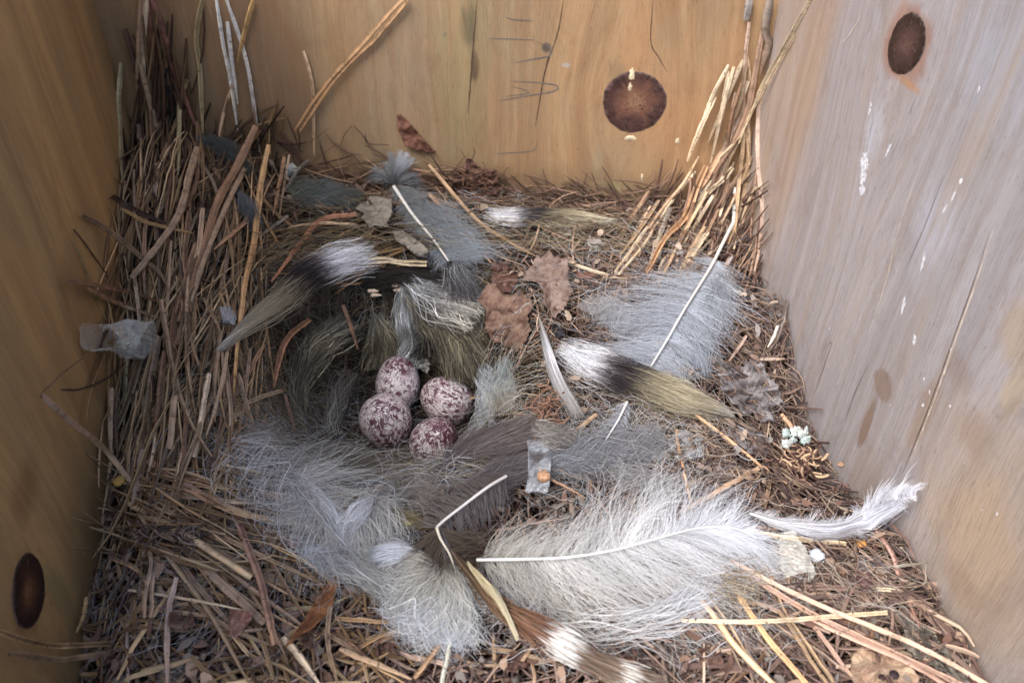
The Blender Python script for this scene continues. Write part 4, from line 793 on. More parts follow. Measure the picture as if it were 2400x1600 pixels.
def tuft(axis, halfw, n, stops, off=6.0, lenf=(0.3, 0.7), seg=10, rad=0.0001, div=0.35, hgt=0.003, jit=0.1, cj=0.12, wav=0.04, cjt=0.03, curl=0.0):
    """fibres flowing along an axis in pixels; halfw [(t, px)]; colours run along the axis"""
    n = int(n*1.7); q = path(axis, off, 60); T, S, N = frames(q)
    t0 = rng.uniform(-0.02, 1-lenf[0]*0.8, n); t1 = np.minimum(t0+rng.uniform(*lenf, n), 1.0+rng.uniform(0, 0.05, n)); qq = np.clip(rng.normal(0, 0.52, n), -1.35, 1.35); nc = max(8, n//22); cc_ = rng.uniform(-1.05, 1.05, nc); ct = rng.uniform(0.1, 1, nc); ci = rng.integers(0, nc, n); qq = qq*0.6+cc_[ci]*0.4
    s = np.linspace(0, 1, seg)[None, :]; t = t0[:, None]+(t1-t0)[:, None]*s
    W = np.interp(np.clip(t, 0, 1), [a for a, b in halfw], [b for a, b in halfw])*PXM*dsc(samp(q, t))
    lat = (qq[:, None]*(1+div*(s-0.5)) + (cc_[ci]-qq)[:, None]*0.45*s**1.5)*W + wav*1.5*W*np.sin(s*rng.uniform(3, 8, (n, 1))+rng.uniform(0, 6, (n, 1))) + curl*W*s**2*np.sign(qq)[:, None]
    pt = samp(q, t)+samp(T, t)*((t-np.clip(t, 0, 1))*np.linalg.norm(q[-1]-q[0]))[..., None]+samp(S, t)*lat[..., None]
    pt = pt+samp(N, t)*((hgt*(1-qq[:, None]**2)*np.sin(math.pi*np.clip(t, 0.1, 1)*0.9))+rng.uniform(-0.0012, 0.0012, (n, 1))+rng.normal(0, 0.0007, (n, 1))*s)[..., None]
    pt = clampbox(pt, 0.0006); R = 0.68*rad*rng.uniform(0.5, 1.6, (n, 1))*(1-0.6*np.abs(2*s-1)**3)
    cc = colmix(stops, t+rng.normal(0, cjt, (n, 1))+rng.normal(0, cjt, nc)[ci][:, None])*np.exp(rng.normal(0, cj*1.6, (n, 1, 1))+rng.normal(0, cj*1.2, nc)[ci][:, None, None])
    return strands(pt, R, cc, 2)
def add_vane(data, parent, name='vane'): return mesh_obj(name, data[0], data[1], M_BARB, parent, tint=data[2])

# the big white plume
WS = ((0, (216, 212, 200)), (0.3, (226, 226, 224)), (1, (230, 233, 241)))
f = feather_obj('largest fluffy white feather with a curved white quill, lying in front of the eggs')
q = path([(1095, 1287, 12), (1200, 1285, 14), (1300, 1281, 15), (1400, 1266, 16), (1500, 1240, 16), (1600, 1214, 15), (1680, 1212, 13), (1735, 1236, 10)], 14, 60)
L1 = barbs(q, 600, [(0, 80), (0.3, 150), (0.7, 165), (1, 20)], [(0, 150), (0.25, 235), (0.6, 275), (0.85, 150), (1, 30)], 60, -34, WS, 0.000072, (-0.003, 0.002), 0.24, (0.02, 0.98), 11, 0.002, 10, 0.22)
L2 = barbs(q, 230, [(0, 40), (0.4, 60), (1, 40)], [(0, 110), (0.5, 130), (1, 50)], 60, -20, WS, 0.00008, (-0.002, 0.001), 0.35, (0.0, 1.0), 11, 0.0, 16, 0.3)
L3 = barbs(q, 150, [(0, 30), (0.6, 30), (0.75, 60), (1, 50)], [(0, 30), (0.6, 40), (0.8, 150), (1, 70)], 24, 14, WS, 0.0001, (-0.002, 0.002), 0.1, (0.55, 1.0), 11, 0.001, 8, 0.2)
add_vane(merge([L1, L2, L3]), f); quill(q, 9, 3, M_QW, f)
# lower hem of the same plume
hem = tuft([(1260, 1420, 12), (1370, 1445, 13), (1480, 1430, 13), (1560, 1395, 12), (1630, 1345, 11)], [(0, 60), (0.4, 50), (1, 30)], 70, WS, 12, (0.3, 0.8), rad=0.0001, div=1.0, wav=0.15)
add_vane(hem, f, 'hem_barbs')
# small white two lobed feather on the right
f = feather_obj('small white two lobed feather lying against the foot of the pale board')
q = path([(1722, 1180, 14), (1790, 1200, 14), (1860, 1212, 14), (1930, 1205, 13), (2000, 1172, 13), (2060, 1150, 11), (2105, 1140, 8)], 12, 50)
W3 = ((0, (214, 214, 216)), (0.5, (226, 228, 236)), (1, (240, 242, 250)))
add_vane(merge([barbs(q, 420, [(0, 18), (0.25, 42), (0.5, 14), (0.6, 40), (0.75, 52), (1, 26)], [(0, 10), (0.3, 34), (0.6, 44), (0.85, 34), (1, 16)], 38, -14, W3, 0.0001, (0, 0.002), 0.15, (0, 1), 9, 0.001, 9, 0.2),
                tuft([(1725, 1180, 14), (1795, 1205, 14), (1900, 1225, 12), (1990, 1205, 12), (2070, 1160, 10)], [(0, 8), (0.3, 24), (0.6, 16), (0.8, 26), (1, 12)], 300, W3, 12, (0.25, 0.5))]), f)
quill(q, 5, 2, M_QW, f)
# brown barred feather in front
f = feather_obj('long brown feather with white bars across the foot of the largest white plume')
BAR = [(0, (92, 74, 58)), (0.25, (120, 96, 70)), (0.42, (150, 116, 84)), (0.56, (144, 100, 72)), (0.62, (132, 96, 76)), (0.635, (240, 236, 230)), (0.73, (246, 244, 240)), (0.745, (128, 104, 88)), (0.88, (150, 126, 104)), (0.9, (238, 232, 222)), (0.94, (240, 236, 228)), (0.96, (120, 96, 80)), (1, (150, 130, 112))]
ax = [(1010, 1232, 13), (1070, 1310, 16), (1130, 1378, 18), (1210, 1430, 18), (1290, 1478, 17), (1380, 1525, 15), (1500, 1575, 12)]
add_vane(merge([tuft(ax, [(0, 5), (0.2, 14), (0.5, 30), (0.66, 40), (0.8, 28), (1, 34)], 260, BAR, 15, (0.15, 0.45), rad=0.00019, div=0.5, hgt=0.0015, cjt=0.014, wav=0.05, cj=0.14)]), f)
cr = tuft([(1075, 1295, 19), (1115, 1345, 21), (1150, 1388, 21), (1185, 1460, 17)], [(0, 6), (0.4, 12), (1, 4)], 120, [(0, (220, 204, 160)), (1, (228, 216, 180))], 20, (0.3, 0.8), rad=0.00016)
add_vane(cr, f, 'cream_streak'); quill(path(ax[:6], 18, 40), 6, 2, M_QD, f)
# bent white quill with grey barbs
f = feather_obj('broken feather with a sharply bent white quill, in front of the reddest egg')
q = path([(1162, 1095, 16), (1120, 1120, 18), (1060, 1165, 19), (1020, 1196, 19), (1003, 1212, 19)], 18, 30); q2 = path([(1003, 1212, 19), (1012, 1238, 18), (1032, 1272, 15), (1044, 1305, 13)], 17, 20)
GC = ((0, (110, 100, 96)), (1, (128, 118, 110)))
add_vane(merge([barbs(q, 170, [(0, 40), (0.5, 60), (1, 60)], None, 55, 20, ((0, (128, 122, 122)), (1, (120, 114, 114))), 0.00012, (-0.006, -0.002), 0.1),
                barbs(q, 150, None, [(0, 20), (0.4, 60), (1, 85)], 60, 35, GC, 0.00012, (-0.006, -0.001), 0.12),
                barbs(q2, 150, [(0, 70), (1, 90)], [(0, 75), (0.5, 90), (1, 70)], 60, 20, ((0, (104, 90, 76)), (1, (92, 74, 60))), 0.00012, (-0.006, -0.001), 0.2),
                tuft([(1000, 1215, 12), (940, 1200, 12), (880, 1190, 9)], [(0, 14), (1, 34)], 200, [(0, (120, 98, 60)), (0.4, (146, 130, 70)), (1, (150, 140, 120))], 10)]), f)
quill(q, 8, 8, M_QW, f); quill(q2, 8, 4, M_QC, f)
# cream fluff fan below it
f = feather_obj('cream and grey downy fan with a dark centre, under the bent quill')
out = []
for a, L in zip(np.linspace(60, 178, 15), [150, 205, 160, 200, 175, 215, 180, 150, 190, 140, 175, 120, 165, 110, 140]):
    r = math.radians(a); out.append(tuft([(1020, 1285, 11), (1020+0.5*L*math.cos(r), 1285+0.5*L*math.sin(r), 13), (1020+L*math.cos(r+0.1), 1285+L*math.sin(r+0.1), 8)], [(0, 8), (0.5, 24), (1, 60)], 90,
                    [(0, (66, 54, 46)), (0.16, (112, 98, 80)), (0.4, (210, 206, 192)), (1, (216, 218, 220))], 10, (0.3, 0.7), rad=0.00009, div=1.1, wav=0.28))
add_vane(merge(out), f)
f = feather_obj('short white tuft on the grey fluff beside the dark centre of the cream fan')
add_vane(tuft([(965, 1272, 12), (910, 1272, 14), (850, 1285, 10)], [(0, 14), (0.5, 30), (1, 22)], 260, [(0, (200, 190, 176)), (0.3, (244, 244, 246)), (0.7, (236, 240, 248)), (1, (190, 196, 204))], 12, (0.4, 0.9)), f)
# grey downy feather with long white quill
f = feather_obj('blue grey downy feather with a long straight white quill')
q = path([(1688, 505, 6), (1660, 560, 10), (1632, 615, 13), (1570, 715, 17), (1530, 785, 17), (1495, 842, 16)], 14, 50)
GD = ((0, (196, 202, 210)), (0.5, (194, 200, 210)), (1, (186, 192, 202)))
add_vane(merge([barbs(q, 520, [(0.25, 10), (0.32, 70), (0.6, 110), (1, 90)], [(0.25, 10), (0.32, 60), (0.5, 120), (0.8, 140), (1, 110)], 62, -30, GD, 0.0001, (-0.006, 0.001), 0.3, (0.32, 1), 11, 0.001, 16, 0.25),
                tuft([(1650, 620, 9), (1625, 700, 11), (1590, 790, 11), (1600, 860, 8)], [(0, 26), (0.4, 62), (0.8, 50), (1, 30)], 420, [(0, (168, 174, 184)), (1, (156, 164, 174))], 8, (0.3, 0.6), wav=0.12),
                tuft([(1560, 700, 8), (1510, 740, 9), (1460, 800, 8)], [(0, 40), (1, 60)], 300, [(0, (170, 172, 180)), (1, (160, 160, 166))], 8, (0.4, 0.9), wav=0.2)]), f)
quill(q, 9, 6, M_QW, f)
f = feather_obj('thin white quill tip sticking out below the tan plume')
q = path([(1440, 925, 12), (1420, 965, 14), (1392, 1010, 13)], 13, 20); quill(q, 7, 4, M_QW, f)
add_vane(barbs(q, 60, [(0, 20), (1, 26)], [(0, 20), (1, 26)], 60, 10, GD, 0.00009, (-0.004, 0)), f)
# banded body feathers
BND = [(0, (232, 234, 238)), (0.24, (238, 238, 242)), (0.30, (120, 114, 116)), (0.36, (52, 46, 52)), (0.46, (58, 50, 52)), (0.52, (146, 134, 108)), (0.7, (190, 178, 146)), (0.88, (200, 190, 166)), (1, (200, 198, 190))]
f = feather_obj('white, black and tan banded plume on the straw heap side of the cup')
add_vane(merge([tuft([(865, 585, 13), (790, 600, 15), (720, 630, 16), (650, 690, 15), (570, 750, 12), (510, 800, 9)], [(0, 62), (0.2, 50), (0.45, 42), (0.7, 28), (0.9, 11), (1, 6)], 640, BND, 13, (0.15, 0.42), rad=0.00013, div=0.25, wav=0.05, cjt=0.022)]), f)
f = feather_obj('brightest white, black and tan banded plume, beyond the largest white plume')
add_vane(merge([tuft([(1285, 800, 13), (1350, 830, 16), (1420, 860, 17), (1500, 890, 16), (1580, 920, 14), (1665, 952, 10)], [(0, 50), (0.2, 56), (0.45, 48), (0.7, 42), (0.9, 22), (1, 8)], 720, BND, 14, (0.15, 0.4), rad=0.00013, div=0.3, wav=0.05, cjt=0.025)]), f)
f = feather_obj('banded plume with white brush, black band and olive base, pressed against the back board')
add_vane(merge([tuft([(1115, 490, 8), (1170, 498, 9), (1240, 500, 9), (1330, 505, 8), (1425, 512, 6)], [(0, 32), (0.4, 30), (0.7, 24), (1, 5)], 420, BND, 8, (0.2, 0.45), rad=0.00013, cjt=0.025)]), f)
# grey downy feather at the back
f = feather_obj('grey downy feather with a glossy white quill, behind the cup under the slanting straws')
q = path([(905, 430, 8), (945, 490, 10), (990, 545, 11), (1030, 600, 10)], 10, 40)
GD2 = ((0, (138, 142, 144)), (0.5, (150, 158, 164)), (1, (160, 168, 176)))
add_vane(merge([barbs(q, 420, [(0, 40), (0.5, 100), (1, 110)], [(0, 20), (0.5, 40), (1, 40)], 50, -15, GD2, 0.0001, (-0.002, 0.002), 0.25, (0, 1), 10, 0.001, 14),
                tuft([(960, 460, 9), (1020, 520, 10), (1100, 590, 9)], [(0, 30), (0.5, 60), (1, 40)], 420, [(0, (140, 146, 152)), (1, (158, 166, 174))], 9, (0.3, 0.7), wav=0.12)]), f)
quill(q, 9, 6, M_QW, f)
f = feather_obj('small grey tuft with a white wedge, standing up against the back board')
out = []
for a, L in ((-60, 75), (-75, 80), (-90, 75), (-110, 55), (-140, 60), (-165, 60), (-30, 60), (0, 70), (25, 80)):
    r = math.radians(a); out.append(tuft([(905, 425, 7), (905+0.5*L*math.cos(r), 425+0.5*L*math.sin(r), 8), (905+L*math.cos(r), 425+L*math.sin(r), 4)], [(0, 4), (1, 16)], 50, [(0, (150, 152, 154)), (1, (196, 202, 210) if a in (-60, -75) else (140, 142, 144))], 7, (0.4, 1.0), wav=0.15))
add_vane(merge(out), f)
f = feather_obj('flat dark green grey feather mat beneath the back board, beside the straw heap')
add_vane(merge([tuft([(660, 440, 7), (730, 450, 8), (830, 462, 7)], [(0, 34), (0.5, 44), (1, 26)], 600, [(0, (104, 106, 86)), (0.5, (112, 118, 116)), (1, (96, 94, 84))], 7, (0.15, 0.4), wav=0.1, rad=0.00012)]), f)
f = feather_obj('small dusty grey feather high in the straw corner')
add_vane(merge([tuft([(450, 318, 8), (510, 340, 9), (570, 400, 7)], [(0, 12), (0.5, 30), (1, 18)], 260, [(0, (110, 112, 108)), (1, (96, 98, 94))], 8, (0.3, 0.8), wav=0.15),
                tuft([(545, 440, 8), (570, 480, 9), (590, 530, 7)], [(0, 10), (0.5, 24), (1, 18)], 160, [(0, (150, 156, 160)), (1, (84, 84, 80))], 8, (0.3, 0.8), wav=0.15)]), f)
# mottled feathers lining the back of the cup
f = feather_obj('mottled olive and black feather lining the back of the cup')
add_vane(merge([tuft([(925, 630, 8), (990, 700, 11), (1050, 770, 12), (1095, 860, 9)], [(0, 46), (0.4, 66), (1, 60)], 480, [(0, (180, 184, 184)), (0.15, (80, 80, 82)), (0.28, (156, 148, 124)), (0.4, (60, 56, 50)), (0.52, (150, 140, 112)), (0.66, (66, 60, 50)), (0.8, (146, 136, 108)), (1, (90, 82, 68))], 8, (0.3, 0.7), wav=0.05, rad=0.00015, cj=0.3, cjt=0.08, div=0.8),
                tuft([(940, 640, 11), (1000, 690, 14), (1090, 740, 12)], [(0, 30), (0.5, 60), (1, 50)], 110, [(0, (214, 218, 222)), (0.4, (150, 150, 150)), (1, (190, 186, 172))], 11, (0.4, 0.9), wav=0.12, rad=0.00012, cj=0.3),
                tuft([(1000, 640, 10), (1010, 740, 13), (990, 830, 10)], [(0, 50), (1, 60)], 160, [(0, (50, 48, 50)), (0.5, (84, 80, 76)), (1, (40, 38, 36))], 10, (0.3, 0.7), wav=0.1, rad=0.00013, cj=0.3),
                tuft([(1040, 600, 8), (1060, 680, 11), (1080, 760, 8)], [(0, 50), (1, 60)], 330, [(0, (140, 144, 146)), (0.5, (84, 82, 86)), (1, (110, 104, 92))], 7, (0.3, 0.8), wav=0.05, cj=0.3, div=0.8)]), f)
f = feather_obj('white edged grey feather standing at the back of the cup, beside the olive mottled one')
add_vane(merge([tuft([(935, 640, 9), (930, 720, 9), (945, 800, 8), (925, 850, 7)], [(0, 22), (1, 30)], 420, [(0, (222, 226, 230)), (0.25, (150, 150, 148)), (0.45, (206, 208, 208)), (0.6, (120, 118, 112)), (0.8, (190, 192, 190)), (1, (220, 222, 222))], 8, (0.3, 0.6), wav=0.05, rad=0.00013, cj=0.25, div=0.8)]), f)
f = feather_obj('olive brown feather right behind the eggs')
add_vane(merge([tuft([(860, 720, 5), (880, 780, 6), (890, 840, 5)], [(0, 26), (0.6, 50), (1, 60)], 300, [(0, (100, 102, 98)), (0.4, (132, 124, 96)), (0.6, (78, 72, 56)), (1, (148, 140, 112))], 5, (0.4, 0.9), wav=0.05, rad=0.00015, cj=0.3, cjt=0.1),
                tuft([(950, 800, 6), (1020, 820, 9), (1100, 870, 6)], [(0, 26), (1, 50)], 260, [(0, (140, 132, 108)), (0.4, (66, 60, 50)), (0.7, (140, 132, 108)), (1, (80, 74, 62))], 6, (0.4, 0.9), wav=0.05, rad=0.00015, cj=0.3, cjt=0.1)]), f)
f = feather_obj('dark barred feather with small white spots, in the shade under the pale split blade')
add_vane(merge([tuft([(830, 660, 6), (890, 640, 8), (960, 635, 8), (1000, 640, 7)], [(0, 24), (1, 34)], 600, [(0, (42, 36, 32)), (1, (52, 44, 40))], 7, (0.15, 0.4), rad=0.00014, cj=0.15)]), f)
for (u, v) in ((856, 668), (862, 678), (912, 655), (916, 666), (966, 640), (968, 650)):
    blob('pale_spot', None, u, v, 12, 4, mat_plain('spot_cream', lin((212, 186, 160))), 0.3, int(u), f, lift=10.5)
# pale wisps right of the eggs
f = feather_obj('pale silky plume hanging below the broken leaf, beside the eggs')
add_vane(merge([tuft([(1165, 820, 9), (1160, 880, 10), (1170, 950, 8)], [(0, 34), (0.5, 44), (1, 40)], 420, [(0, (170, 176, 174)), (0.5, (206, 212, 210)), (1, (196, 186, 166))], 9, (0.3, 0.8), wav=0.1)]), f)
f = feather_obj('thin curved white wisp hanging from the dark gap beside the broken leaf')
add_vane(merge([tuft([(1238, 735, 10), (1262, 830, 13), (1285, 890, 13), (1320, 950, 10)], [(0, 5), (0.5, 13), (1, 18)], 130, [(0, (190, 186, 176)), (0.5, (232, 232, 236)), (1, (176, 170, 164))], 12, (0.5, 1.0), rad=0.00012)]), f)
f = feather_obj('small curled white wisp touching the palest egg')
add_vane(merge([tuft([(1088, 868, 9), (1112, 905, 12), (1134, 940, 12), (1128, 985, 9)], [(0, 5), (0.5, 15), (1, 8)], 120, [(0, (220, 222, 224)), (0.6, (226, 226, 226)), (1, (170, 170, 166))], 11, (0.5, 1.0), rad=0.00012)]), f)
# dark purple grey feather in front of eggs
f = feather_obj('soft purple grey feather curving round the front of the eggs')
add_vane(merge([tuft([(985, 1110, 10), (1060, 1060, 12), (1140, 1020, 13), (1230, 985, 11)], [(0, 26), (0.5, 40), (1, 26)], 700, [(0, (128, 120, 116)), (0.5, (118, 106, 104)), (1, (136, 124, 118))], 11, (0.3, 0.7), wav=0.08, curl=0.5),
                tuft([(1010, 1180, 9), (1090, 1130, 11), (1190, 1080, 10), (1260, 1060, 9)], [(0, 20), (0.5, 40), (1, 30)], 420, [(0, (118, 112, 112)), (1, (140, 134, 132))], 10, (0.3, 0.7), wav=0.15)]), f)
f = feather_obj('bluish grey fluffy feather between the tan plume and the largest white plume')
add_vane(merge([tuft([(1230, 1080, 9), (1320, 1060, 11), (1420, 1040, 10), (1520, 1020, 8)], [(0, 30), (0.5, 56), (1, 40)], 600, [(0, (142, 144, 150)), (1, (150, 150, 152))], 10, (0.2, 0.6), wav=0.25, div=0.8),
                tuft([(1400, 1090, 9), (1480, 1110, 10), (1560, 1130, 8)], [(0, 30), (1, 30)], 240, [(0, (150, 150, 152)), (1, (140, 136, 132))], 9, (0.3, 0.7), wav=0.25)]), f)
# fluff left of the eggs
FL = [(0, (176, 172, 164)), (0.5, (212, 212, 210)), (1, (204, 202, 198))]
f = feather_obj('wispy pale grey down feather between the straw heap and the front of the cup')
q = path([(560, 1010, 9), (640, 1080, 12), (700, 1140, 14), (760, 1215, 14), (830, 1290, 11)], 12, 50)
add_vane(merge([barbs(q, 500, [(0, 70), (0.5, 120), (1, 90)], [(0, 50), (0.5, 80), (1, 70)], 45, -10, FL, 0.00009, (-0.003, 0.003), 0.45, (0, 1), 12, 0.001, 26, 0.4),
                tuft([(700, 1050, 9), (790, 1120, 12), (850, 1190, 12), (880, 1270, 9)], [(0, 30), (0.5, 70), (1, 60)], 420, FL, 11, (0.2, 0.5), wav=0.25, div=0.9),
                tuft([(640, 1060, 12), (700, 1110, 15), (760, 1180, 15), (800, 1260, 12)], [(0, 6), (0.5, 14), (1, 22)], 70, [(0, (236, 240, 246)), (1, (226, 228, 232))], 14, (0.3, 0.8), wav=0.3),
                tuft([(860, 1140, 12), (830, 1190, 15), (790, 1240, 12)], [(0, 14), (1, 40)], 90, [(0, (240, 242, 246)), (1, (214, 216, 220))], 14, (0.4, 1.0), wav=0.25)]), f)
quill(q, 5, 3, mat_plain('quill_grey', lin((196, 200, 206)), 0.4), f)
f = feather_obj('bluish downy tuft in front of the straw fan, beside the short white tuft')
add_vane(merge([tuft([(670, 1240, 9), (740, 1280, 11), (830, 1320, 11), (900, 1350, 8)], [(0, 16), (0.5, 34), (1, 30)], 420, [(0, (222, 228, 238)), (0.5, (186, 188, 190)), (1, (200, 194, 182))], 10, (0.2, 0.5), wav=0.2, div=0.7)]), f)

f = feather_obj('loose grey brown down bank between the cup and the bent white quill')
add_vane(merge([tuft([(800, 1110, 8), (900, 1120, 11), (1000, 1140, 10)], [(0, 30), (0.5, 50), (1, 40)], 420, [(0, (170, 168, 164)), (0.5, (150, 142, 132)), (1, (160, 152, 144))], 9, (0.2, 0.5), wav=0.3, div=0.9),
                tuft([(720, 1020, 8), (820, 1070, 10), (930, 1090, 9)], [(0, 26), (0.5, 40), (1, 30)], 260, [(0, (160, 154, 138)), (1, (140, 130, 112))], 8, (0.2, 0.5), wav=0.25, div=0.9)]), f)
f = feather_obj('small grey down tuft beside the thin curved white wisp')
add_vane(merge([tuft([(1330, 700, 8), (1400, 720, 11), (1450, 770, 9)], [(0, 24), (0.5, 44), (1, 30)], 300, [(0, (176, 172, 170)), (1, (168, 172, 178))], 9, (0.2, 0.6), wav=0.3, div=0.9)]), f)
f = feather_obj('olive grey feather lining the shaded side of the cup by the straw heap')
add_vane(merge([tuft([(700, 960, 5), (690, 890, 7), (730, 800, 7), (800, 740, 5)], [(0, 30), (0.5, 44), (1, 34)], 300, [(0, (126, 120, 98)), (0.4, (82, 78, 64)), (0.6, (140, 132, 106)), (1, (104, 102, 96))], 6, (0.25, 0.6), wav=0.08, cj=0.3, cjt=0.08, div=0.7, rad=0.00013),
                tuft([(760, 1010, 4), (770, 940, 6), (800, 860, 5)], [(0, 30), (1, 34)], 150, [(0, (150, 146, 134)), (1, (110, 106, 96))], 5, (0.3, 0.7), wav=0.12, cj=0.3)]), f)
f = feather_obj('blue white down wrapped round the side of the palest egg below the broken leaf')
add_vane(merge([tuft([(1110, 840, 8), (1120, 920, 11), (1100, 1000, 10), (1060, 1050, 8)], [(0, 24), (0.5, 34), (1, 24)], 320, [(0, (196, 202, 206)), (0.5, (214, 218, 220)), (1, (166, 166, 160))], 9, (0.2, 0.6), wav=0.25, div=0.8, cj=0.2),
                tuft([(1180, 960, 8), (1250, 1000, 11), (1340, 1010, 9)], [(0, 24), (1, 40)], 200, [(0, (176, 168, 158)), (1, (170, 166, 162))], 9, (0.3, 0.7), wav=0.25, cj=0.2)]), f)
f = feather_obj('long wispy white down strands trailing over the front left straw fan')
add_vane(merge([tuft([(600, 960, 10), (570, 1040, 12), (600, 1120, 12), (680, 1200, 12), (760, 1290, 10)], [(0, 30), (0.5, 60), (1, 50)], 150, FL, 12, (0.15, 0.45), wav=0.5, div=1.2, rad=0.00009, cj=0.2),
                tuft([(900, 1380, 9), (960, 1430, 11), (1080, 1450, 9)], [(0, 40), (1, 60)], 110, [(0, (220, 220, 218)), (1, (210, 214, 220))], 10, (0.3, 0.7), wav=0.4, div=1.2, rad=0.00009)]), f)
# loose hairs and fluff (uncountable)
parts = []
def hairs(n, cx, cy, rx, ry, cols, L=(0.01, 0.03), curv=90, rad=0.00006, lift=(0.002, 0.009), rot=0.0, seg=11, wav=0.25, head=None, hs=0.5):
    n = int(n*0.6); u, v = uvell(n, cx, cy, rx, ry, rot); u, v = inside(u, v); m = len(u)
    q, R = scatter(m, seg, (u, v), L, curv=curv, lift=lift, rad=rad, wav=wav, head=head, hs=hs, conf=0.6)
    parts.append(strands(q, R, np.repeat(pick(m, cols, 0.12)[:, None], seg, 1), 2))
GH = [(180, 184, 190), (150, 150, 150), (200, 204, 210), (140, 132, 122), (168, 160, 146)]
OH = [(150, 136, 100), (128, 118, 92), (176, 162, 128), (110, 98, 80)]
hairs(1100, 700, 1080, 230, 150, GH); hairs(700, 820, 1220, 180, 140, GH); hairs(700, 650, 1010, 160, 120, OH)
hairs(700, 920, 1085, 220, 50, OH, head=0.0, hs=0.5, rad=0.00009); hairs(500, 960, 1110, 220, 60, GH, head=0.1, hs=0.6)
hairs(900, 1330, 1060, 260, 130, GH); hairs(500, 1230, 900, 160, 160, [(196, 180, 150), (170, 140, 110), (210, 206, 200)])
hairs(600, 1500, 980, 220, 160, [(190, 180, 160), (160, 146, 128), (200, 200, 200)]); hairs(500, 1400, 640, 260, 130, GH)
hairs(500, 1020, 500, 260, 100, GH+OH); hairs(800, 660, 720, 200, 320, [(110, 98, 78), (130, 122, 108), (80, 70, 56)], L=(0.008, 0.025))
hairs(600, 500, 800, 260, 420, [(130, 112, 88), (150, 138, 118)], L=(0.008, 0.03)); hairs(160, 760, 900, 120, 200, OH, L=(0.008, 0.02), lift=(0.001, 0.004))
hairs(600, 1050, 720, 190, 150, GH+OH, L=(0.008, 0.02)); hairs(500, 1350, 1420, 420, 120, [(220, 222, 226), (190, 186, 180)], L=(0.01, 0.03))
hairs(500, 500, 1380, 400, 200, [(176, 174, 172), (150, 142, 132)], L=(0.01, 0.03)); hairs(450, 1950, 1350, 300, 200, [(170, 150, 130), (196, 186, 170)], L=(0.006, 0.02))
hairs(500, 1300, 560, 300, 60, [(150, 130, 90), (110, 90, 70), (170, 160, 130)], head=0.0, hs=0.6, rad=0.0001)
hairs(500, 750, 560, 220, 90, [(110, 96, 66), (84, 70, 52), (140, 124, 86)], head=0.2, hs=0.4, rad=0.00012, L=(0.01, 0.03)); hairs(400, 1160, 420, 330, 40, [(140, 104, 78), (110, 82, 66)], head=0.0, hs=0.5, rad=0.0001)
hairs(160, 960, 1030, 120, 120, [(230, 230, 232)], L=(0.006, 0.02), lift=(0.008, 0.012), rad=0.00005)
V_, Q_, T_ = merge(parts)
tag(mesh_obj('loose_hair', V_, Q_, M_HAIR, tint=T_), 'fine pale hairs and fluff strewn over the whole nest', 'hair', kind='stuff')

# ------------------------------------------------------------------ leaves, plastic, lichen and small finds
def mat_leaf(name, c, c2, trans=0.15):
    nt = NT(name); o = nt.obj(); n = nt.noise(o, 220, 5, 0.65); n2 = nt.noise(o, 900, 3, 0.6)
    vz = nt.node('ShaderNodeTexVoronoi', feature='DISTANCE_TO_EDGE'); nt.set(vz.inputs['Vector'], o); vz.inputs['Scale'].default_value = 260
    col = nt.mix(nt.smooth(n, 0.35, 0.65), c2, c); col = nt.mix(nt.math('MULTIPLY', nt.smooth(n2, 0.6, 0.7), 0.5), col, tuple(x*0.4 for x in c2))
    col = nt.mix(nt.math('MULTIPLY', nt.math('SUBTRACT', 1.0, nt.smooth(vz.outputs[0], 0.0, 0.06)), 0.3), col, tuple(min(1, x*1.4) for x in c))
    nt.bump(nt.math('ADD', n, n2), 0.7, 0.0008); nt.fin(col, 0.75, 0.2)
    if trans: translucent(nt.m, nt, col, trans)
    return nt.m
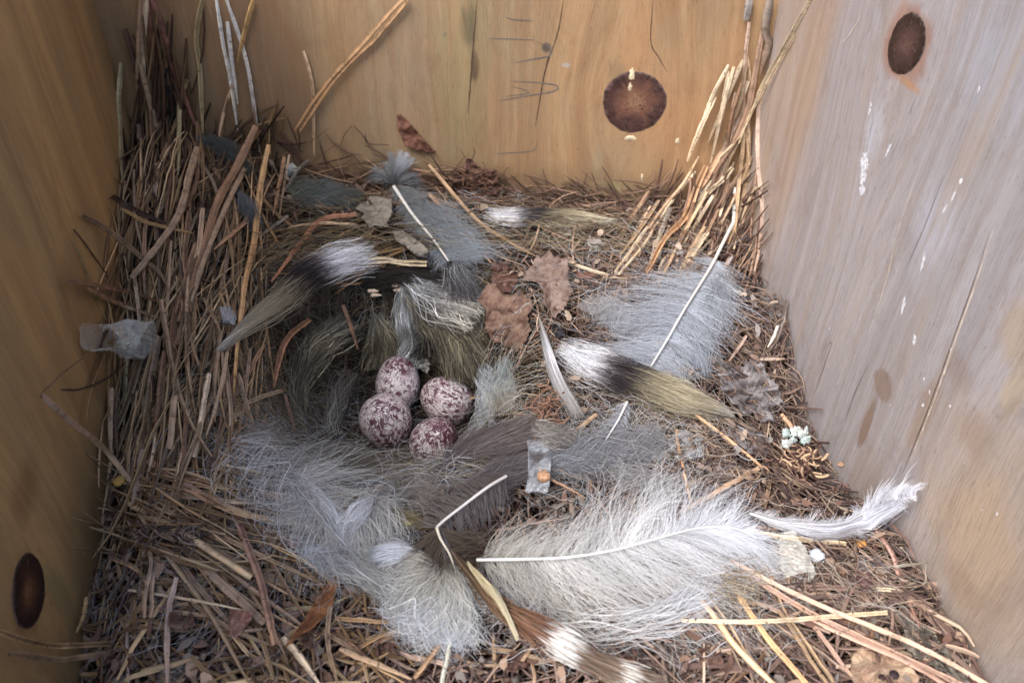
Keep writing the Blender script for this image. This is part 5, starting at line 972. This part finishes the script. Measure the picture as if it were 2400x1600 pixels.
def leaf(outline, mat, label, off=8, crumple=2.5, seed=0, rag=0.10, cat='leaf', name='leaf_scrap', curl=3.0, group=None, wall=None, freq=0.05):
    r_ = np.random.default_rng(seed); pts = np.array(outline, float); c = pts.mean(0); N = 84
    d = np.concatenate([[0], np.cumsum(np.linalg.norm(np.diff(np.concatenate([pts, pts[:1]]), axis=0), axis=1))]); s = np.linspace(0, d[-1], N, endpoint=False)
    cl = np.concatenate([pts, pts[:1]]); ex = np.stack([np.interp(s, d, cl[:, 0]), np.interp(s, d, cl[:, 1])], -1)
    ex = c+(ex-c)*(1+rag*(r_.random((N, 1))-0.5)+rag*1.1*np.interp(np.arange(N), np.arange(0, N+4, 4), r_.normal(0, 0.6, len(np.arange(0, N+4, 4))))[:, None]); rings = 12
    U = np.concatenate([[c], *[c+(ex-c)*(k/rings) for k in range(1, rings+1)]]); rr = np.concatenate([[0], np.repeat(np.arange(1, rings+1)/rings, N)])
    a1, a2 = r_.uniform(0, 6, 2); f1 = freq
    bump_ = crumple*(0.9*np.abs(np.sin(np.arctan2(U[:, 1]-c[1], U[:, 0]-c[0])*3.5+a2+0.01*U[:, 0]))*rr - 0.4 + np.sin(U[:, 0]*f1*1.3+U[:, 1]*f1+a1)*np.cos(U[:, 1]*f1*1.7-U[:, 0]*f1*0.5+a2)+0.5*np.abs(np.sin(U[:, 0]*f1*3.1+a2+U[:, 1]*f1*2.0))+0.3*np.sin(U[:, 1]*f1*5+a1))
    base, dd = hit(np.array([c[0]]), np.array([c[1]]), wall); dep = np.linalg.norm(base[0]-C0)
    pl, dv = hit(U[:, 0], U[:, 1], wall)
    o_ = off+bump_+curl*rr**2*np.sin(np.arctan2(U[:, 1]-c[1], U[:, 0]-c[0])*2+a1)
    q = pl-dv*(np.maximum(o_, 0.8)*0.001)[:, None]; q = clampbox(q, 0.0004)
    Fc = [(0, 1+(j+1) % N, 1+j) for j in range(N)]
    for k in range(rings-1):
        for j in range(N): Fc.append((1+k*N+j, 1+k*N+(j+1) % N, 1+(k+1)*N+(j+1) % N, 1+(k+1)*N+j))
    o = mesh_obj(name, q, Fc, mat, origin=q[0]); sm = o.modifiers.new('thick', 'SOLIDIFY'); sm.thickness = 0.00025
    tag(o, label, cat, group); return o
LG = mat_leaf('leaf_grey', lin((170, 160, 146)), lin((132, 124, 112))); LT = mat_leaf('leaf_tan', lin((176, 150, 136)), lin((140, 112, 100))); LR = mat_leaf('leaf_red', lin((150, 100, 80)), lin((116, 74, 60)))
LB_ = mat_leaf('leaf_blue_grey', lin((168, 162, 162)), lin((124, 116, 118))); LP = mat_leaf('leaf_pink', lin((206, 160, 142)), lin((176, 124, 106))); LD = mat_leaf('leaf_dark', lin((128, 92, 78)), lin((92, 64, 54)))
LO = mat_leaf('leaf_brown_gold', lin((168, 134, 112)), lin((122, 88, 74)))
leaf([(815, 478), (842, 462), (848, 448), (870, 452), (898, 460), (902, 488), (890, 505), (896, 522), (872, 520), (850, 522), (832, 498), (838, 488)], LG, 'grey tan lobed leaf scrap behind the cup', 12, 1.5, 1)
leaf([(903, 530), (925, 528), (948, 545), (968, 560), (985, 575), (980, 592), (955, 590), (935, 570), (912, 552)], LG, 'narrow curled grey leaf scrap with holes beneath the lobed one', 12, 2.5, 2)
leaf([(1112, 665), (1150, 640), (1190, 655), (1222, 690), (1215, 720), (1220, 760), (1195, 800), (1165, 806), (1135, 790), (1118, 750), (1120, 715), (1098, 690)], LO, 'brown mottled rounded leaf beyond the eggs, beside the crumpled leaf', 9, 2.5, 3)
leaf([(1128, 600), (1165, 612), (1190, 632), (1192, 668), (1160, 672), (1130, 645)], LD, 'dark brown torn leaf piece above the brown mottled leaf', 9, 2.0, 4)
leaf([(1240, 588), (1262, 575), (1300, 592), (1308, 618), (1308, 650), (1312, 690), (1300, 722), (1272, 732), (1252, 700), (1248, 668), (1228, 640), (1200, 645), (1212, 622)], LT, 'crumpled pinkish tan leaf with a ragged lower lobe, beneath the slanting straw', 12, 3.0, 5, 0.14)
leaf([(1660, 850), (1700, 832), (1735, 822), (1760, 850), (1785, 885), (1790, 930), (1770, 965), (1755, 985), (1735, 955), (1710, 950), (1680, 915), (1655, 890)], LB_, 'crumpled blue grey leaf at the foot of the pale board', 9, 4.0, 6, 0.16, freq=0.07)
leaf([(1690, 975), (1730, 985), (1765, 1005), (1780, 1035), (1740, 1050), (1705, 1030), (1680, 1005)], LB_, 'flat blue grey leaf piece below the crumpled blue grey leaf', 8, 2.0, 7)
leaf([(1625, 1060), (1665, 1052), (1700, 1070), (1745, 1080), (1735, 1130), (1690, 1160), (1640, 1150), (1618, 1105)], LB_, 'smooth grey leaf under the pale tan slanting straw', 5, 2.0, 8)
leaf([(912, 262), (935, 275), (955, 300), (975, 325), (1002, 350), (985, 352), (955, 345), (930, 335), (915, 300)], LR, 'thin reddish leaf leaning up against the back board', 3, 1.0, 9, 0.06, curl=0.6)
leaf([(1035, 400), (1080, 378), (1130, 385), (1150, 410), (1140, 450), (1095, 470), (1050, 445)], LD, 'brown frayed leaf mass at the foot of the back board', 5, 2.5, 10, 0.25, freq=0.09)
leaf([(625, 1125), (665, 1128), (712, 1142), (722, 1160), (690, 1172), (640, 1180), (620, 1160)], LR, 'deep red leaf scrap behind the yellow tipped blade', 9, 2.0, 11, 0.2)
leaf([(650, 1220), (680, 1228), (692, 1245), (670, 1258), (650, 1245)], LP, 'tiny pink leaf chip beside the grey down', 10, 1.5, 12, 0.25)
leaf([(528, 1400), (582, 1405), (580, 1420), (560, 1445), (538, 1465), (528, 1440)], LP, 'pink folded leaf chip under the front straw fan', 10, 1.5, 13)
leaf([(390, 1405), (440, 1400), (448, 1430), (420, 1450), (388, 1440)], LO, 'brown leaf chip near the bottom edge under the front fan', 8, 2.0, 14)
leaf([(800, 1300), (772, 1350), (760, 1400), (715, 1440), (660, 1478), (700, 1420), (730, 1370), (765, 1320)], mat_leaf('leaf_orange', lin((176, 116, 66)), lin((130, 80, 46))), 'long orange brown leaf strip curving below the bluish downy tuft', 10, 1.0, 15, 0.08, curl=1.0)
leaf([(1955, 1500), (1985, 1475), (2040, 1478), (2085, 1510), (2105, 1555), (2100, 1590), (1965, 1590), (1950, 1545)], mat_leaf('husk_tan', lin((204, 174, 142)), lin((166, 130, 104)), 0.1), 'smooth tan curled husk with two dark dots at the bottom edge', 7, 2.0, 16, 0.05, cat='husk', name='seed_husk', freq=0.03)
leaf([(2075, 1420), (2130, 1440), (2180, 1500), (2215, 1560), (2150, 1570), (2095, 1500)], mat_leaf('lint_grey', lin((160, 150, 138)), lin((118, 106, 96))), 'grey brown crumbly scrap behind the longest front straws', 6, 3.0, 17, 0.3, freq=0.1)
leaf([(1970, 1275), (2010, 1275), (2045, 1310), (2010, 1330), (1975, 1310)], LB_, 'small grey leaf piece near the small white feather', 6, 1.5, 18)
leaf([(1268, 745), (1292, 738), (1296, 770), (1276, 780)], mat_leaf('black_bit', lin((62, 60, 64)), lin((40, 38, 42)), 0), 'small black leaf bit beside the thin curved white wisp', 9, 1.0, 19)
leaf([(1400, 1568), (1440, 1500), (1475, 1530), (1450, 1590)], LR, 'reddish leaf scrap at the bottom edge by the barred feather', 4, 1.5, 20)
leaf([(372, 110), (392, 115), (402, 180), (412, 245), (415, 320), (388, 330), (368, 240), (362, 160)], mat_plain('bark_black', lin((40, 42, 40)), 0.8, 0.6, 600, bump=1.0), 'black bark flake with pale grey lichen specks standing in the straw corner', 3, 0.8, 21, 0.08, cat='bark', name='bark_flake', curl=0.5)
blob('red_leaf_bit', None, 1345, 632, 22, 7, LR, 0.6, 3, lift=9)
tag([o for o in COL.objects if o.name.startswith('red_leaf_bit')][0], 'tiny crimson leaf bit beyond the pale straw end', 'leaf')
LPT = mat_plain('bark_dark_scrap', lin((120, 88, 74)), 0.9, 0.5, 600, bump=1.0)
for i, (ol, lb) in enumerate([([(560, 1150), (600, 1160), (610, 1190), (575, 1200)], 'dark brown bark chip just below the yellow tipped blade'), ([(690, 1440), (740, 1450), (735, 1490), (695, 1480)], 'brown bark chip near the bottom of the orange leaf strip'),
                              ([(1600, 1490), (1650, 1480), (1660, 1520), (1610, 1530)], 'brown bark chip between the steep front straws'), ([(1150, 1500), (1200, 1495), (1215, 1530), (1165, 1540)], 'brown bark chip at the bottom edge, below the cream fan'),
                              ([(250, 1480), (300, 1500), (300, 1550), (255, 1545)], 'brown bark chip at the bottom edge beside the curved straws'), ([(860, 1480), (900, 1476), (905, 1500), (870, 1510)], 'brown bark chip below the cream fan, near the two crossing straws')]):
    leaf(ol, LPT, lb, 6, 1.5, 30+i, 0.2, cat='bark', name='bark_chip')
# fern like dead conifer sprigs
def sprig(pts, wpx, c, label, off=5):
    q = path(pts, off, 24); T, S, N = frames(q); sets = [strands(q[None], np.full((1, 24), wpx*PXM*0.4), np.full((1, 24, 3), 1.0)*np.array(lin(c)), 5)]
    m = 46; t = np.linspace(0.05, 0.98, m); sd = np.where(np.arange(m) % 2, 1, -1); s = np.linspace(0, 1, 5)[None, :]
    L = 22*PXM*(1-0.4*t)[:, None]*s; pt = samp(q, t)[:, None]+samp(T, t)[:, None]*(L*0.8)[..., None]+samp(S, t)[:, None]*(sd[:, None]*L*0.65)[..., None]+samp(N, t)[:, None]*(L*0.2)[..., None]
    sets.append(strands(clampbox(pt), np.full((m, 5), 0.00022)*(1-0.5*s), np.full((m, 5, 3), 1.0)*np.array(lin(c))*np.exp(rng.normal(0, 0.2, (m, 1, 1))), 3))
    v_, q_, t_ = merge(sets); o = mesh_obj('conifer_sprig', v_, q_, M_LITTER, tint=t_, origin=q[0]); tag(o, label, 'sprig'); return o
sprig([(1345, 440), (1390, 432), (1420, 448), (1448, 480)], 4, (96, 72, 66), 'dark fern like sprig standing against the back board near the leaning bundle')
sprig([(1560, 620), (1580, 560), (1570, 500)], 4, (104, 74, 70), 'dark fern like sprig inside the leaning straw bundle')
sprig([(1610, 490), (1630, 530), (1650, 560)], 4, (110, 72, 60), 'short reddish sprig beside the white quill')
sprig([(1395, 1130, 8), (1980, 1300, 8), (1985, 1360, 8)][1:], 4, (120, 86, 84), 'purplish sprig near the small grey leaf piece')
sprig([(640, 300), (668, 340), (700, 380)], 4, (92, 62, 54), 'dark curly sprig at the foot of the double tan straw')
# twig clump in the front left
def clump(cu, cv, ru, rv, n, cols, label, Lpx=(30, 80), rad=0.0003, off=(8, 15), name='root_clump', cat='root', seed=0, seg=10):
    r_ = np.random.default_rng(seed); sets = []
    u = cu+r_.normal(0, 0.45, n)*ru; v = cv+r_.normal(0, 0.45, n)*rv; b = P(u, v, r_.uniform(*off, n))
    a = r_.uniform(0, 2*math.pi, n); k = r_.normal(0, 2.2, n); s = np.linspace(-0.5, 0.5, seg)[None, :]; L = r_.uniform(*Lpx, n)*PXM
    th = a[:, None]+k[:, None]*s; ds = (L/(seg-1))[:, None]; x = np.cumsum(np.cos(th)*ds, 1); y = np.cumsum(np.sin(th)*ds, 1)
    x -= x.mean(1, keepdims=True); y -= y.mean(1, keepdims=True); z = r_.normal(0, 0.08, (n, 1))*s*L[:, None]*4
    pt = clampbox(np.stack([b[:, None, 0]+x, b[:, None, 1]+y, b[:, None, 2]+z], -1))
    v_, q_, t_ = strands(pt, np.full((n, seg), rad)*r_.uniform(0.6, 1.3, (n, 1)), np.repeat(pick(n, cols)[:, None], seg, 1), 4)
    o = mesh_obj(name, v_, q_, M_LITTER, tint=t_); tag(o, label, cat); return o
clump(432, 1232, 45, 40, 46, [(110, 92, 84), (84, 70, 64), (130, 116, 104)], 'knotted grey brown rootlet clump on the front straw fan', seed=1, rad=0.00025)
clump(345, 1228, 50, 16, 26, [(130, 108, 92), (98, 80, 70)], 'dark woolly rootlet bundle beside the knotted clump', seed=2, rad=0.0003, off=(9, 14))
clump(1838, 1062, 62, 45, 90, [(176, 140, 112), (126, 92, 78), (206, 174, 134), (90, 64, 58)], 'curly brown shavings heap below the lichen', Lpx=(20, 60), seed=3, rad=0.0005, name='shaving_clump', cat='shavings')
clump(1690, 1340, 50, 50, 80, [(176, 160, 132), (150, 130, 104)], 'pale tangled fibre clump under the front straw bundle', seed=4, rad=0.00013, name='fibre_clump', cat='fibres')
clump(1100, 410, 60, 34, 70, [(126, 88, 72), (98, 70, 60), (150, 112, 88)], 'brown tangled fibre clump on the frayed leaf at the back board', seed=5, rad=0.0002, off=(5, 10), name='fibre_clump', cat='fibres')
clump(1250, 950, 40, 60, 60, [(180, 136, 106), (156, 112, 88), (140, 104, 84)], 'rusty orange fibre clump beside the pale silky plume', seed=6, rad=0.00022, name='fibre_clump', cat='fibres')
clump(1200, 1100, 45, 45, 26, [(150, 120, 100), (110, 86, 76)], 'brown rootlet clump behind the bent white quill', seed=7, rad=0.0002, off=(5, 9))

# crumpled clear plastic / shed skin
def mat_plastic(name, c, alpha):
    nt = NT(name); o = nt.obj(); n = nt.noise(o, 300, 3, 0.6)
    nt.bump(n, 0.6, 0.001); nt.set(nt.b.inputs['Base Color'], (*c, 1)); nt.b.inputs['Roughness'].default_value = 0.09; nt.b.inputs['Specular IOR Level'].default_value = 0.8
    nt.set(nt.b.inputs['Alpha'], nt.math('ADD', alpha-0.15, nt.math('MULTIPLY', n, 0.35)))
    return nt.m
PL = mat_plastic('clear_film', (0.84, 0.84, 0.76), 0.34); PL2 = mat_plastic('thin_film', (0.70, 0.74, 0.78), 0.28)
def tube_film(a, b, rpx, label, off, seed, mat=PL, crush=0.35, name='plastic_scrap', cat='plastic'):
    r_ = np.random.default_rng(seed); q = path([a, ((a[0]+b[0])/2, (a[1]+b[1])/2), b], off, 22); T, S, N = frames(q); m = 30; ang = np.linspace(0, 2*math.pi, m, endpoint=False)
    g = 1+crush*(0.4*np.sin(3*ang[None]+np.linspace(0, 5, 22)[:, None]+seed)+0.5*np.abs(np.sin(2*ang[None]-np.linspace(0, 4, 22)[:, None]))-0.2+0.18*r_.normal(0, 1, (22, m)))
    R = rpx*PXM*g*dsc(q)[:, None]; V_ = q[:, None]+S[:, None]*(np.cos(ang)[None, :]*R)[..., None]+N[:, None]*(np.sin(ang)[None, :]*R*0.7)[..., None]
    V_ = clampbox(V_); idx = np.arange(22*m).reshape(22, m); Q_ = np.stack([idx[:-1], idx[1:], np.roll(idx[1:], -1, 1), np.roll(idx[:-1], -1, 1)], -1).reshape(-1, 4)
    o = mesh_obj(name, V_.reshape(-1, 3), Q_, mat, smooth=False, origin=q[0]); tag(o, label, cat); return o
tube_film((222, 775), (342, 784), 36, 'crumpled clear plastic tube jutting out against the amber board', 24, 1)
tube_film((1800, 1238), (1838, 1330), 30, 'crumpled clear plastic tube below the small white feather', 8, 2)
leaf([(1212, 1000), (1262, 1000), (1266, 1060), (1258, 1130), (1205, 1132), (1214, 1070)], PL2, 'flat clear film strip behind the orange seed', 13, 1.5, 41, 0.05, cat='plastic', name='plastic_scrap')
leaf([(1348, 548), (1375, 548), (1388, 562), (1372, 580), (1355, 575)], PL, 'small shiny plastic shard behind the cup, under the black plume band', 10, 2.0, 42, 0.2, cat='plastic', name='plastic_scrap', freq=0.2)
leaf([(1535, 1005), (1580, 985), (1622, 1010), (1615, 1045), (1570, 1062), (1538, 1040)], PL2, 'round clear film scrap beneath the tan plume', 8, 3.0, 43, 0.1, cat='plastic', name='plastic_scrap', freq=0.1)
leaf([(950, 818), (972, 815), (988, 838), (980, 856), (958, 845)], PL, 'tiny clear film scrap behind the eggs', 9, 1.2, 44, 0.1, cat='plastic', name='plastic_scrap', freq=0.15)
leaf([(1052, 868), (1072, 872), (1068, 890), (1050, 886)], PL, 'white film chip between the palest egg and the curled wisp', 9, 1.0, 45, 0.1, cat='plastic', name='plastic_scrap', freq=0.15)
leaf([(655, 380), (672, 374), (684, 388), (676, 405), (658, 404)], mat_plastic('shell_film', (0.7, 0.7, 0.62), 0.85), 'round pale seed scale beside the kinked straw', 8, 0.8, 46, 0.04, cat='seed scale', name='seed_scale')
leaf([(505, 705), (530, 698), (545, 712), (540, 745), (512, 742)], PL2, 'small round film scrap under the yellow spindle straw', 9, 1.5, 47, 0.06, cat='plastic', name='plastic_scrap')
# lichen, orange seed, yellow bits, husk dots
lich = mat_plain('lichen_mint', lin((226, 234, 230)), 0.8, 0.25, 900, bump=1.0)
f = empty('lichen_tuft', (0, 0, 0)); tag(f, 'white and mint lichen tuft at the foot of the pale board', 'lichen')
for i, (u, v, a, b) in enumerate([(1805, 995, 10, 12), (1828, 990, 14, 12), (1808, 1018, 13, 11), (1850, 1010, 13, 12), (1840, 998, 9, 9), (1852, 988, 5, 9), (1822, 1010, 8, 8), (1798, 1024, 6, 4)]):
    blob('lobe', None, u, v, a, b, lich if i % 3 else mat_plain('lichen_green', lin((200, 216, 214)), 0.8, 0.3, 900), 2.0, 70+i, f, lift=9+i % 3)
def nugget(u, v, rpx, off, mat, name, label, cat, sq=0.7):
    p = P(u, v, off); m = bpy.data.meshes.new(name); import bmesh
    bm = bmesh.new(); bmesh.ops.create_icosphere(bm, subdivisions=3, radius=float(rpx*PXM*dsc(p)))
    for vt in bm.verts: vt.co *= 1+0.12*math.sin(vt.co.x*9000+u)+0.1*math.sin(vt.co.y*7000+v); vt.co.z *= sq
    bm.to_mesh(m); bm.free(); m.materials.append(mat); m.polygons.foreach_set('use_smooth', [True]*len(m.polygons))
    o = bpy.data.objects.new(name, m); COL.objects.link(o); o.location = p; tag(o, label, cat); return o
nugget(1249, 1093, 15, 15, mat_plain('seed_orange', lin((206, 156, 112)), 0.6, 0.25, 900, bump=0.6), 'orange_seed', 'small round orange seed on a thin stem behind the largest white plume', 'seed')
nugget(275, 1103, 13, 14, mat_plain('petal_yellow', lin((236, 186, 70)), 0.6, 0.2), 'yellow_chip', 'bright yellow chip on the straws beside the amber board', 'plant chip', 0.4)
nugget(938, 1196, 11, 15, mat_plain('petal_olive', lin((206, 190, 70)), 0.6, 0.3), 'yellow_chip', 'olive yellow chip on the barbs of the broken feather', 'plant chip', 0.4)
nugget(1978, 1247, 10, 9, mat_plain('petal_orange', lin((228, 150, 40)), 0.6, 0.2), 'orange_chip', 'orange chip at the end of the cream straw', 'plant chip', 0.5)
nugget(2026, 1555, 7, 13, mat_plain('dot_dark', lin((60, 36, 36)), 0.6), 'dark_seed', 'dark dot on the tan curled husk, lower one', 'seed', 0.5)
nugget(2054, 1548, 9, 13, mat_plain('dot_dark2', lin((50, 34, 40)), 0.6), 'dark_seed', 'dark dot on the tan curled husk, upper larger one', 'seed', 0.5)
nugget(1876, 1278, 17, 10, mat_plain('down_ball', lin((206, 214, 226)), 0.8, 0.2, 900), 'down_ball', 'bluish white down ball beside the clear plastic tube', 'down', 0.7)
for o in list(bpy.data.objects):
    if '_o' in o: del o['_o']
